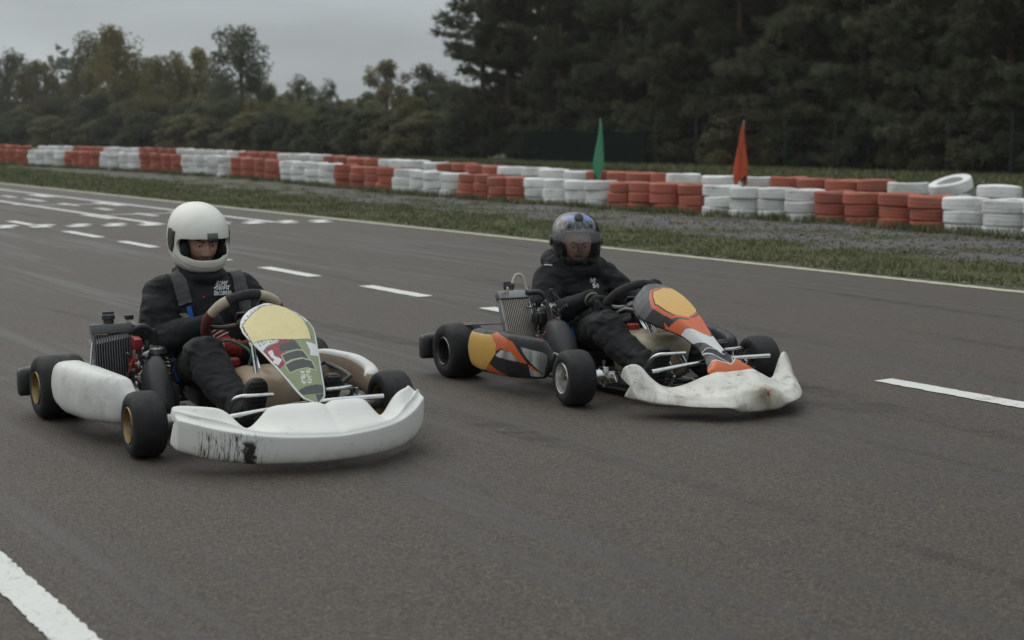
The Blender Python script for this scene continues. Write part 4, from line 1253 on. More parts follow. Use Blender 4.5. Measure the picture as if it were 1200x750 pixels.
def airbox(k, c, mat, sc=1.0):
    m = MB(); rings = []
    for (z, hx, hy, ox) in [(0, .11, .055, .02), (.02, .13, .066, .02), (.08, .125, .066, .015), (.15, .10, .060, 0), (.20, .075, .052, -.015), (.235, .05, .04, -.025), (.25, .02, .018, -.03)]:
        ring = []
        for i in range(20):
            a = 2 * pi * i / 20; pw = lambda v: math.copysign(abs(v) ** .6, v)
            ring.append(Vector((c[0] + (ox + hx * pw(cos(a))) * sc, c[1] + hy * sc * pw(sin(a)), c[2] + z)))
        rings.append(ring)
    m.loft(rings)
    o = m.build("intake_silencer", mat, k, angle=70)
    q = MB()
    q.tube([(c[0] - .10, c[1] - .02, c[2] + .11), (c[0] - .16, c[1] - .01, c[2] + .12), (c[0] - .20, c[1] + .02, c[2] + .12)], .026, 12, spline=4); q.build("intake_boot", M_HOSE, o)
    return o

def nose(k, mat, prof, name="nose_bumper", sub=2, noise=0.0, seed=0):
    """prof(t, side) -> list of (x, z) from the bottom rear edge round the front to the top rear edge; t = |y| / half width"""
    hw = prof.hw; secs = []
    ts = list(np.linspace(-1, 1, 37))
    for q in ts:
        y = q * hw + prof.dy
        secs.append([Vector((x, y + (dy * (1 if q > 0 else -1)), z)) for (x, z, dy) in prof(abs(q), q)])
    end0, end1 = secs[0], secs[-1]
    for f_, dy in ((.94, .006), (.55, .009), (.03, .009)):      # closed side faces at both ends
        for src, sg in ((end0, -1), (end1, 1)):
            cen = sum(src, Vector()) / len(src)
            sec = [cen + (p - cen) * f_ + Vector((0, sg * dy, 0)) for p in src]
            secs.insert(0, sec) if sg < 0 else secs.append(sec)
    m = MB(); m.loft(secs, ring_closed=False, caps=False)
    o = m.build(name, mat, k, angle=180)
    np_ = len(secs[0]); at = o.data.attributes.new('crease_edge', 'FLOAT', 'EDGE')
    cr = [(.85 if a % np_ == b % np_ == 4 else .8 if a % np_ == b % np_ == 9 else 0.0) for a, b in (tuple(e.vertices) for e in o.data.edges)]
    at.data.foreach_set('value', np.array(cr, np.float32))
    sb = o.modifiers.new("s", 'SUBSURF'); sb.levels = sub; sb.render_levels = sub
    so_ = o.modifiers.new("t", 'SOLIDIFY'); so_.thickness = .007; so_.offset = -1
    apply_mods(o)
    if not noise:
        for v in o.data.vertices:
            if v.co.z > .13: v.co.z -= .012 * exp(-((v.co.y - .03) / .02) ** 2) * min(1, max(0, (v.co.z - .13) / .08))
    if noise:
        for v in o.data.vertices:
            p = v.co; f = mnoise.noise(p * 7 + Vector((seed, 0, 0))) + .6 * mnoise.noise(p * 15)
            g_ = exp(-((p.y + .0) / .17) ** 2)
            v.co += Vector((1, 0, .5)) * noise * f * (.25 + g_)
            v.co.x -= .014 * exp(-((p.y - .02) / .05) ** 2 - ((p.z - .10) / .035) ** 2)
    return o
def interp(t, xs, ys): return float(np.interp(t, xs, ys))

# ---------------- kart one: white bodywork
K1 = dict(id=1, label="white bodied kart with gold rims and pale yellow number panel", steer=radians(-3), tilt=.70, sw=(.735, 0, .47), swR=.160, roll=8,
          segs=[(-62, -20, M_BEIGE), (-20, 28, M_BLKSUEDE), (28, 62, M_BEIGE), (62, 118, M_MAROON), (118, 165, M_BEIGE), (165, 205, M_MAROON), (205, 245, M_BEIGE), (245, 298, M_MAROON)],
          stay=[(.97, .05, .40), (1.06, .06, .20)], tank=((.93, .01, .185), (.20, .140, .12)), tankpow=.72, cap=(.80, -.075, .295))
k1 = make_kart(K1, (-1.509, 7.345, 0), radians(-59.35))
K2 = dict(id=2, label="black and orange kart with amber number panel and battered white nose bumper", steer=radians(-8), tilt=.78, sw=(.705, 0, .415), swR=.150, roll=0,
          segs=[(0, 120, M_BLKSUEDE), (120, 240, M_BLKSUEDE), (240, 360, M_BLKSUEDE)],
          stay=[(.90, .05, .37), (1.10, .06, .16)], tank=((.90, 0, .19), (.17, .15, .115)), tankpow=.45, cap=(.82, -.06, .30))
k2 = make_kart(K2, (.241, 8.535, 0), radians(-60.6))

M_NOSE1 = white_shell("white_nose_plastic", (0.76, 0.75, 0.70), [(-.47, -.25, .165, .95), (.19, .222, .165, .95)])
M_POD1 = white_shell("white_pod_plastic", (0.72, 0.715, 0.68), [], .22)
M_NOSE2 = white_shell("battered_white_plastic", (0.68, 0.655, 0.59), [(.39, .47, .2, .75)], .6, (1.76, .02, .105))
def p1(t, q):
    xf = 1.678 - .30 * t ** 2.3
    zt = interp(t, [0, .2, .34, .40, .46, .53, .58, .635, .70, .80, .95, 1], [.240, .240, .238, .230, .182, .147, .153, .196, .233, .240, .238, .230])
    xt = interp(t, [0, .36, .5, .6, .72, .85, .95, 1], [1.50, 1.485, 1.46, 1.45, 1.43, 1.37, 1.31, 1.27])
    zc = interp(t, [0, .35, .6, .85, 1], [.134, .141, .150, .172, .192])
    zb = interp(t, [0, .6, .85, 1], [.031, .034, .046, .068])
    e = interp(t, [0, .9, 1], [0, 0, .015])
    st_ = interp(t, [0, .5, .75, 1], [.004, .008, .032, .042])      # step of the moulded fold grows towards the ends
    return [(xf - .10, zb + .012, 0), (xf - .022, zb, 0), (xf - .004, zb + .010, 0), (xf + .007, zc - .006, 0), (xf + .005, zc - .001, 0), (xf - .001, zc + .004, 0), (xf - st_, zc + .008 + st_ * .15, 0), (xf - st_ - .006, zc + .014 + st_ * .6, 0),
            (xf * .62 + xt * .38, zc * .60 + zt * .40, -e), (xf * .25 + xt * .75, zc * .16 + zt * .84, -e), (xt + .012, zt, -e), (xt - .012, zt - .004, -e), (xt - .03, zt - .045, -e)]
p1.hw = .512; p1.xb = 1.225; p1.dy = .006
nose(k1, M_NOSE1, p1)
def p2(t, q):
    xf = 1.775 - .33 * t ** 2.1 - (.01 if q > 0 else 0)
    zt = interp(t, [0, .22, .34, .48, .6, .72, .82, .89, .96, 1], [.190, .188, .170, .138, .120, .130, .175, .222, .232, .215])
    xt = interp(t, [0, .3, .5, .72, .9, 1], [1.55, 1.53, 1.48, 1.43, 1.38, 1.34])
    zc = interp(t, [0, .2, .3, .7, 1], [.115, .11, .085, .085, .10])
    zb = interp(t, [0, .28, .36, .9, 1], [.03, .03, .05, .055, .07])
    fl = interp(t, [0, .26, .36, .85, 1], [.0, .0, .03, .026, .004])
    return [(xf - .10, zb + .004, 0), (xf - .012, zb, 0), (xf + .004 + fl, zb + .010, 0), (xf + .006 + fl, zc - .02, 0), (xf + .0 + fl * .6, zc - .006, 0), (xf - .012, zc + .010, 0), (xf - .025, zc + .022, 0),
            (xf * .62 + xt * .38, zc * .58 + zt * .42, 0), (xf * .25 + xt * .75, zc * .16 + zt * .84, 0), (xt + .012, zt, 0), (xt - .012, zt - .004, 0), (xt - .03, zt - .05, 0)]
p2.hw = .455; p2.xb = 1.30; p2.dy = .005
nose(k2, M_NOSE2, p2, noise=.017, seed=3)
from mathutils.bvhtree import BVHTree as _BT
_n2 = [o for o in k2.children if o.name.startswith('nose_bumper')][0].data
_bv = _BT.FromPolygons([v.co.copy() for v in _n2.vertices], [tuple(p.vertices) for p in _n2.polygons])
_h = _bv.ray_cast(Vector((2.5, .035, .112)), Vector((-1, 0, 0)))[0] or Vector((1.76, .035, .112))
m = MB(); m.ell(_h, (.006, .013, .013), None, 14, 8); m.build("plug", pm("faded_red_plug", (.36, .10, .08), .6), k2)

# side pods
def pod(k, side, mats, paint, x0=.17, x1=.87, n=72, v=28, inn=0.0):
    V = []; F = []; MI = []
    xs = np.linspace(0, 1, n + 1)
    for q in xs:
        x = x0 + (x1 - x0) * q
        yo = interp(q, [0, .08, .3, .6, .85, 1], [.650, .668, .672, .645, .585, .535])
        yi = interp(q, [0, .5, 1], [.515 + inn, .50 + inn, .455 + inn])
        ze = min(1, (q / .10)) ** .5 if q < .10 else min(1, (1 - q) / .10) ** .5 if q > .9 else 1
        ze = max(ze, .45)
        zt = interp(q, [0, .15, .5, .85, 1], [.270, .290, .294, .282, .262]); zb = interp(q, [0, .25, .6, .85, 1], [.105, .078, .078, .088, .11])
        zc = (zt + zb) / 2; hh = (zt - zb) / 2 * ze; yc = (yo + yi) / 2; hy = (yo - yi) / 2 * (.6 + .4 * ze)
        pw = lambda t_, e: math.copysign(abs(t_) ** e, t_)
        ring = []
        for j in range(400):
            a = 2 * pi * j / 400
            ring.append((yc + hy * pw(cos(a), .42) + .012 * sin(pi * (pw(sin(a), .42) * .5 + .5)) * (1 if cos(a) > 0 else 0), zc + hh * pw(sin(a), .42)))
        ra = np.array(ring + ring[:1]); dl = np.concatenate([[0], np.cumsum(np.hypot(*(ra[1:] - ra[:-1]).T))])
        for t_ in np.linspace(0, dl[-1], v + 1)[:-1]:
            V.append(Vector((x, side * float(np.interp(t_, dl, ra[:, 0])), float(np.interp(t_, dl, ra[:, 1])))))
    for i in range(n):
        for j in range(v):
            F.append((i * v + j, i * v + (j + 1) % v, (i + 1) * v + (j + 1) % v, (i + 1) * v + j))
            p = (V[i * v + j] + V[(i + 1) * v + (j + 1) % v]) / 2
            MI.append(paint(p))
    F.append(tuple(range(v))); MI.append(0); F.append(tuple(n * v + j for j in range(v))); MI.append(0)
    m = MB(); m.add(V, F, MI); return m.build("side_pod", mats, k, angle=50)
pod(k1, -1, [M_POD1], lambda p: 0, inn=.035)
def pod_left():   # hollow-backed left pod: a bent outer skin with an inner face one can see
    secs = []
    for q in np.linspace(0, 1, 13):
        x = .12 + .70 * q
        y = interp(q, [0, .1, .5, .8, .93, 1], [.56, .60, .645, .635, .60, .56]); w2 = interp(q, [0, .15, .6, 1], [.02, .045, .06, .05])
        zt = interp(q, [0, .2, .6, 1], [.235, .262, .262, .225]); zb = .095
        secs.append([Vector((x, y - w2, zb + .01)), Vector((x, y - w2 - .004, (zt + zb) / 2)), Vector((x, y - w2, zt - .012)), Vector((x, y - w2 + .012, zt)), Vector((x, y + .004, zt - .004)), Vector((x, y + .022, zt - .03)), Vector((x, y + .03, (zt + zb) / 2)), Vector((x, y + .012, zb))])
    m = MB(); m.loft([s for s in secs], ring_closed=True)
    return secs, m
secs, m = pod_left()
m.m = [1 if any(abs((i % 8) - j_) < .1 for j_ in (0, 1)) else 0 for i in range(len(m.f))]
o = m.build("side_pod", [M_POD1, pm("bare_tan_plastic", (.34, .26, .19), .55, dirt=.5, dirtcol=(.2, .12, .07))], k1, subsurf=2)
PG = {
 'yellow': [(0.262, 0.272), (0.425, 0.275), (0.467, 0.233), (0.466, 0.189), (0.394, 0.096), (0.267, 0.092), (0.245, 0.11)],
 'orangeT': [(0.425, 0.275), (0.45, .29), (0.598, 0.257), (0.712, 0.157), (0.658, 0.163), (0.588, 0.208), (0.518, 0.22), (0.467, 0.201), (0.461, 0.233)],
 'orangeB': [(0.394, 0.096), (0.425, 0.133), (0.466, 0.106), (0.568, 0.083), (0.517, 0.080), (.40, .086)],
 'orangeS': [(0.700, 0.16), (0.736, 0.15), (0.785, 0.119), (0.726, 0.137)],
 'chromeL': [(0.466, 0.182), (0.518, 0.213), (0.588, 0.208), (0.663, 0.163), (0.477, 0.174)],
 'black': [(0.466, 0.176), (0.712, 0.16), (0.712, 0.101), (0.568, 0.085), (0.477, 0.11), (0.441, 0.141)],
 'chromeR': [(0.655, 0.238), (0.80, 0.222), (0.85, 0.195), (0.85, 0.125), (0.81, 0.102), (0.717, 0.101), (0.717, 0.154), (0.80, 0.115), (0.687, 0.2)]}
def pod_paint(p):
    if p.y > -.56: return 0
    x, z = (.23 + (p.x - .215) / 1.33 if p.x < .534 else .47 + (p.x - .534) * 1.16), p.z
    if inpoly(x, z, PG['black']): return 0
    for i, nm in ((1, 'yellow'), (2, 'orangeT'), (2, 'orangeB'), (2, 'orangeS'), (3, 'chromeL'), (3, 'chromeR')):
        if inpoly(x, z, PG[nm]): return i
    return 0
pod(k2, -1, [F_BLK, F_YEL2, F_ORG, F_CHR], pod_paint, .215, .87, 240, 220, .07)
secs, m = pod_left(); m.build("side_pod", [F_BLK], k2, subsurf=2)

# front panels
def fpanel(k, A, B, hw, crown, mats, paint, nu=230, nv=100, thick=.006, fold=.16):
    A = Vector(A); B = Vector(B); U = (B - A); Ln = U.length; U.normalize(); Nn = Vector((-U.z, 0, U.x))
    if Nn.z < 0: Nn = -Nn
    Y = Vector((0, 1, 0))
    def P(u, v):
        w2 = hw(u); y = v * w2
        return A + U * u + Y * y + Nn * (crown(u) - fold * max(0, abs(v) - .55) ** 2 * 1.6 * w2 / .15 * (1 if u < .62 else max(.2, 1 - (u - .62) * 9)) - .03 * (y * y) / .15)
    us = list(np.linspace(0.0, PL, nu)); vs = list(np.linspace(-1, 1, nv))
    return solid_panel("number_panel", mats, k, P, us, vs, thick, lambda u, v: paint(u, v * hw(u)), lambda u, v: (Nn + Y * v * .25).normalized())
G1 = {'yellow': [(0.120, -0.140), (0.053, -0.070), (0.018, -0.02), (0.014, 0.03), (0.03, 0.075), (0.095, 0.118), (0.165, 0.120), (0.244, 0.108), (0.244, 0.035), (0.235, -0.052), (0.231, -0.136)],
 'side': [(0.10, -0.22), (0.126, -0.144), (0.228, -0.139), (0.245, -0.22)],
 'band': [(0.234, -0.17), (0.23, -0.087), (0.223, -0.026), (0.22, -0.011), (0.247, -0.027), (0.268, -0.09), (0.298, -0.124), (0.30, -0.18)],
 'maroon': [(0.22, -0.016), (0.216, 0.015), (0.239, 0.031), (0.257, 0.034), (0.314, -0.03), (0.38, -.05), (0.412, -0.10), (0.39, -.13), (0.305, -0.14), (0.275, -0.092), (0.259, -0.044)],
 'bar1': [(0.27, -0.04), (0.252, 0.022), (0.257, 0.034), (0.306, 0.041), (0.303, 0.022), (0.314, -0.049), (0.286, -0.049)],
 'bar2': [(0.334, -0.051), (0.323, -0.028), (0.311, 0.02), (0.316, 0.042), (0.366, 0.050), (0.353, 0.024), (0.361, -0.023), (0.375, -0.051)],
 'bar3': [(0.388, -0.056), (0.368, -0.016), (0.362, 0.025), (0.377, 0.056), (0.427, 0.056), (0.411, 0.026), (0.419, -0.02), (0.432, -0.053)],
 'foot': [(0.533, -0.06), (0.513, -0.011), (0.508, 0.029), (0.515, 0.07), (0.561, 0.07), (0.556, 0.011), (0.556, -0.06)],
 'tip': [(0.559, 0.008), (0.559, 0.06), (0.62, 0.06), (0.62, 0.003)],
 'letter': [(0.301, -0.099), (0.296, -0.079), (0.332, -.082), (0.341, -0.072), (0.357, -0.059), (0.382, -0.082), (0.360, -0.099), (0.347, -0.088), (.33, -.096)],
 'rwhite': [(0.262, 0.075), (0.275, 0.13), (0.345, 0.13), (0.345, 0.064), (.315, .075)]}
PL = .602
hw1 = lambda u: interp(u, [0, .012, .03, .06, .09, .12, .16, .2, .25, .31, .36, .42, .455, .53, .57, .602], [.012, .05, .085, .118, .138, .150, .152, .145, .132, .115, .103, .087, .078, .06, .046, .014])
def paint1(u, y):
    edge = abs(y) > hw1(u) - .007 or u < .012
    G = G1
    if inpoly(u, y, G['yellow']): return 1
    if segdist(u, y, G['yellow']) < .0035: return 3
    if u < .12 or edge:
        if not edge and segdist(u, y, G['yellow']) < .016 and glyph('KTISXOKTISXOKTI', (y + .15) / .02, (segdist(u, y, G['yellow']) - .004) / .011): return 5
        return 2
    if inpoly(u, y, G['side']):
        return 2 if (glyph('STR', (u - .15) / .025, (y + .155) / .016)) else 6
    for nm in ('bar1', 'bar2', 'bar3', 'foot', 'tip'):
        if inpoly(u, y, G[nm]): return 3
        if nm in ('bar2', 'bar3') and segdist(u, y, G[nm]) < .005: return 7
    if inpoly(u, y, G['letter']): return 2
    if inpoly(u, y, G['rwhite']): return 2
    if inpoly(u, y, G['maroon']): return 4
    if inpoly(u, y, G['band']):
        v_ = (u - .243 + (y + .15) * .13) / .021
        return 5 if glyph('KTISTIXONT', (y + .150) / .0145, v_) else 2
    # pale script on the green field
    if .42 < u < .515:
        for l_, (y0, u0, u1) in enumerate(((.036, .418, .500), (.012, .432, .506))):
            v_ = (y0 - y - (u - .42) * .25) / .020
            if 0 < v_ < 1 and u0 < u < u1:
                c_ = (u - u0) / .0145; i_ = int(c_); f_ = c_ - i_
                k_ = (i_ * 7 + l_ * 5) % 4
                if f_ < .78 and (f_ < .22 and k_ != 2 or abs(v_ - (.2, .5, .8, .35)[k_]) < .13 or (f_ > .55 and k_ in (0, 2) and v_ > .3) or (k_ == 3 and abs(f_ - v_ * .7) < .13)): return 2
    return 0
fpanel(k1, (1.0, 0, .57), (1.5, 0, .235), hw1, lambda u: .012 * sin(pi * u / .6), [F_GRN, F_YEL1, F_WHT, F_DGR, F_MAR, F_GRY, F_BLK, F_LGR], paint1, fold=.05)
G2 = {'yellow': [(0.085, -0.053 ), (0.049, 0.03), (0.061, 0.075), (0.132, 0.092), (0.265, 0.081), (0.3, 0.059), (0.334, -0.010), (0.304, -0.07), (0.26, -0.085), (0.186, -0.099), (0.138, -0.085)],
 'oband': [(0.29, -0.106), (0.330, -0.10), (0.358, -0.024), (0.324, 0.06), (0.29, 0.09), (0.38, .08), (0.42, 0.06), (0.498, 0.022), (0.46, -0.011), (0.401, -0.060), (0.40, -0.110)],
 'white': [(0.40, -0.100), (0.405, -.06), (0.472, -0.004), (0.490, 0.026), (0.50, .05), (0.53, .055), (0.614, 0.035), (0.63, 0.01), (0.588, -0.001), (0.526, -0.039), (0.43, -0.095)],
 'owing': [(0.735, -0.16), (0.70, -0.14), (0.655, -0.065), (0.680, -0.03), (0.704, 0.004), (0.682, .035), (0.655, 0.062), (0.70, 0.14), (0.75, 0.16), (0.757, 0.0)],
 'arrow': [(0.559, -0.059), (0.618, -0.036), (0.71, 0.012), (0.62, 0.055), (.56, .065), (0.592, 0.012)]}
hw2 = lambda u: interp(u, [0, .012, .03, .06, .10, .14, .2, .28, .34, .42, .53, .6, .65, .69, .715, .735, .742], [.04, .085, .112, .128, .140, .146, .143, .122, .100, .072, .055, .062, .080, .112, .128, .115, .06])
PL = .742
def paint2(u, y):
    G = G2
    if inpoly(u, y, G['yellow']): return 1
    d = segdist(u, y, G['yellow'])
    if u < .31 and d < .005: return 3
    if .03 < u < .36 and d < (.017 if y < 0 else .010) : return 2
    if inpoly(u, y, G['owing']) or u > .712: return 2
    if inpoly(u, y, G['oband']): return 2
    if segdist(u, y, G['owing']) < .005 and u > .6: return 4
    if inpoly(u, y, G['white']): return 4
    if inpoly(u, y, G['arrow']): return 3
    if segdist(u, y, G['arrow']) < .004: return 4
    if u > .43: return 5 if y < 0 or u < .5 else 3
    return 3 if (abs(y) > hw2(u) * .8 and u > .2) else 5
fpanel(k2, (.90, 0, .53), (1.53, 0, .215), hw2, lambda u: .022 * sin(pi * min(1, u / .6)) - (0 if u < .68 else 5.0 * (u - .68) ** 2), [F_BLK, F_YEL2, F_ORG, F_BLK, F_WHT, F_GRY], paint2, 240, 110, .006, .30)
m = MB(); m.box((1.20, .035, .388), (.05, .05, .022), Matrix.Rotation(.46, 3, 'Y'), 0, .008); m.build("panel_clip", M_BLKPL, k2)
m = MB(); m.ell((1.45, .022, .262), (.012, .010, .006)); m.build("panel_screw", M_DKMET, k2)

# engines, radiators, intake silencers
radiator(k1, (.435, -.462, .10), .17, .312, radians(6), pm("dark_fin", (.13, .13, .13), .4, .6), pm("radiator_grey", (.13, .13, .13), .45, .5, dirt=.4), 14, pm("radiator_core_dark", (.01, .01, .01), .8), 0)
radiator(k2, (.47, -.455, -.0 + .11), .172, .345, radians(24), pm("copper_grey_fin", (.38, .34, .29), .42, .6), M_STEEL, 15, pm("radiator_core_brown", (.05, .038, .028), .8), 0)
e1 = engine(k1, (.44, -.29, .075), 1); e2 = engine(k2, (.42, -.285, .13), 0)
airbox(k1, (.60, -.335, .075), M_DKGREY, .86); airbox(k2, (.58, -.335, .09), M_DKGREY)
# kart one: header bottle, silver radiator cowl and stay
m = MB(); m.tube([(.385, -.415, .415), (.385, -.36, .44)], [.030, .026], 14); m.tube([(.385, -.385, .433), (.385, -.38, .465)], .014, 10); m.build("header_bottle", M_CREAM, k1, angle=50)
m = MB(); m.box((.40, -.35, .42), (.05, .05, .05), None, 0, .008); m.box((.385, -.38, .475), (.03, .035, .02), None, 0, .004); m.build("bottle_cap", M_BLKPL, k1, angle=35)
m = MB()
Rm = Matrix.Rotation(radians(-6), 3, 'Y')
m.add([(.41, -.565, .385), (.41, -.375, .415), (.34, -.385, .435), (.34, -.50, .435), (.415, -.565, .365), (.415, -.375, .395)], [(0, 1, 2, 3), (0, 4, 5, 1)])
o = m.build("radiator_cowl", M_STEEL, k1, smooth=False); md = o.modifiers.new("t", 'SOLIDIFY'); md.thickness = .004; apply_mods(o)
m = MB(); m.tube([(.445, -.558, .385), (.465, -.575, .28)], .005, 6); m.build("cowl_stay", M_CHROME, k1)
m = MB(); m.lathe([(-.02, 0), (-.02, .07), (-.01, .078), (.01, .078), (.02, .07), (.02, 0)], (.12, -.37, .26), (.3, -1, .1), 24); m.build("clutch_cover", M_BLKPL, k1, angle=35)
m = MB(); m.tube([(.45, -.39, .40), (.52, -.40, .34), (.50, -.42, .26), (.47, -.44, .19)], .004, 6, spline=6); m.build("overflow_hose", M_WIRE_R, k1)
m = MB(); m.tube([(.315, -.455, .50), (.31, -.43, .545), (.315, -.395, .54), (.335, -.38, .47)], .007, 8, spline=6); m.build("breather_hose", M_CREAM, k2)
m = MB(); m.tube([(.50, -.42, .22), (.54, -.40, .27), (.52, -.36, .29)], .004, 6, spline=6); m.build("earth_cable", M_WIRE_R, k2)
m = MB(); m.add([(.02, -.60, .27), (.28, -.42, .30), (.30, -.40, .40), (.27, -.40, .29), (.02, -.57, .285)], [(0, 1, 4), (1, 2, 3), (1, 3, 4)])
o = m.build("chain_guard", M_DKGREY, k2, smooth=False); md = o.modifiers.new("t", 'SOLIDIFY'); md.thickness = .006; apply_mods(o)

# hoses, brackets and wiring packed between radiator, engine and seat
def clutter(k, box, seed, n, names):
    r_ = random.Random(seed); (x0, x1), (y0, y1), (z0, z1) = box
    R3 = lambda: Vector((r_.uniform(x0, x1), r_.uniform(y0, y1), r_.uniform(z0, z1)))
    for i in range(n):
        nm, mt, rad = names[i % len(names)]
        m = MB()
        if nm in ('bracket', 'clamp', 'fitting'):
            p = R3(); m.box(p, (r_.uniform(.012, .03), r_.uniform(.012, .03), r_.uniform(.012, .04)), Matrix.Rotation(r_.uniform(-.6, .6), 3, 'X'), 0, .003)
            m.lathe([(-.012, .006), (.02, .006), (.02, 0)], p, (r_.uniform(-1, 1), -1, r_.uniform(-1, 1)), 8)
        else:
            p = [R3()]
            for j in range(3): p.append(p[-1] * .55 + R3() * .45)
            m.tube(p, rad, 8, spline=6)
        m.build(nm, mt, k, angle=40)
PARTS = [('coolant_hose', M_HOSE, .011), ('bracket', M_STEEL, 0), ('cable', M_WIRE_R, .003), ('fuel_line', M_CABLE, .004), ('clamp', M_CHROME, 0), ('cable', M_HOSE, .005), ('fitting', M_DKMET, 0), ('bracket', M_CHROME, 0), ('hose', M_HOSE, .008)]
clutter(k1, ((.46, .58), (-.40, -.30), (.20, .40)), 11, 20, PARTS)
clutter(k2, ((.44, .56), (-.37, -.27), (.22, .43)), 23, 20, PARTS)
m = MB(); m.tube([(.42, -.385, .415), (.46, -.34, .44), (.45, -.30, .40), (.44, -.29, .34)], .013, 10, spline=6); m.build("radiator_hose", M_HOSE, k1)
m = MB(); m.tube([(.34, -.38, .455), (.38, -.33, .46), (.40, -.30, .42), (.42, -.285, .38)], .013, 10, spline=6); m.build("radiator_hose", M_HOSE, k2)
m = MB(); m.box((.50, -.385, .375), (.05, .035, .05), Matrix.Rotation(.2, 3, 'Y'), 0, .008); m.build("float_bowl_cover", M_RED, k1, angle=35)
# ------------------------------------------------------------------ drivers
from mathutils.bvhtree import BVHTree
def cloth(name, col, dust=.35):
    t = NT(name)
    c = t.mix(t.noise(4, 5, .6), tuple(x * .75 for x in col), tuple(x * 1.25 for x in col))
    c = t.mix(t.ramp(t.noise(11, 6, .7), .5, .75, 0, dust), c, tuple(x * 2.0 + .006 for x in col))
    t.color(c); t.set('Roughness', .72); t.set('Specular IOR Level', .25); t.set('Sheen Weight', .03)
    w1 = t.noise(420, 2); f1 = t.noise(16, 4, .6, dist=.8)
    t.bump(t.math('ADD', t.math('MULTIPLY', w1, .12), f1), .35, .012)
    return t.m
M_SUIT = cloth("black_suit_cloth", (0.0060, 0.0060, 0.0066)); M_TROU = cloth("black_trouser_cloth", (0.0078, 0.0078, 0.0080))
M_STRAP = pm("grey_webbing", (.048, .048, .050), .8, 0, .15, 30, .2, 200, dirt=.2)
M_BLUEC = cloth("blue_suit_panel", (0.018, 0.10, 0.36), .1); M_WHITEC = cloth("white_piping", (.45, .45, .44), .1); M_BEIGEC = cloth("beige_patch", (.22, .19, .14), .1)
M_GLOVE_R = cloth("red_glove", (.26, .024, .022), .15); M_GLOVE_B = cloth("black_glove", (.013, .013, .014))
M_PRINT = pm("white_print", (.52, .53, .54), .7)
M_SHOE = pm("black_shoe", (.013, .013, .013), .6, 0, .2, 20, .2, 80, dirt=.3)
M_SKIN = NT("skin"); 
_c = M_SKIN.mix(M_SKIN.noise(14, 4), (.36, .205, .145), (.46, .27, .20)); M_SKIN.color(_c); M_SKIN.set('Roughness', .5); M_SKIN.set('Subsurface Weight', .08); M_SKIN.set('Subsurface Radius', (.01, .004, .002)); M_SKIN.bump(M_SKIN.noise(90, 4), .12, .003); M_SKIN = M_SKIN.m
M_LIP = pm("lips", (.30, .12, .10), .5); M_BROW = pm("dark_brown_hair", (.022, .015, .011), .8); M_EYEW = pm("eye_white", (.55, .53, .50), .2); M_IRIS = pm("dark_iris", (.025, .018, .014), .15)
M_STUB = pm("stubble_skin", (.23, .135, .10), .6)

def remesh_obj(m, name, voxel, smooth_it, mats, parent, disp=None):
    me = bpy.data.meshes.new(name); me.from_pydata([tuple(v) for v in m.v], [], m.f)
    o = link(name, me, parent)
    r = o.modifiers.new("r", 'REMESH'); r.mode = 'VOXEL'; r.voxel_size = voxel; r.adaptivity = 0
    s = o.modifiers.new("s", 'SMOOTH'); s.factor = .5; s.iterations = smooth_it
    apply_mods(o); me = o.data
    if disp:
        no = [v.normal.copy() for v in me.vertices]
        for v, n_ in zip(me.vertices, no): v.co += n_ * disp(v.co, n_)
    for p in me.polygons: p.use_smooth = True
    for q in (mats if isinstance(mats, (list, tuple)) else [mats]): me.materials.append(q)
    return o
def cap(m, p0, r0, p1, r1):
    m.tube([p0, p1], [r0, r1], 16); m.ell(p0, (r0,) * 3, None, 16, 10); m.ell(p1, (r1,) * 3, None, 16, 10)
def chain(m, pts):
    for a, b in zip(pts[:-1], pts[1:]): cap(m, a[0], a[1], b[0], b[1])

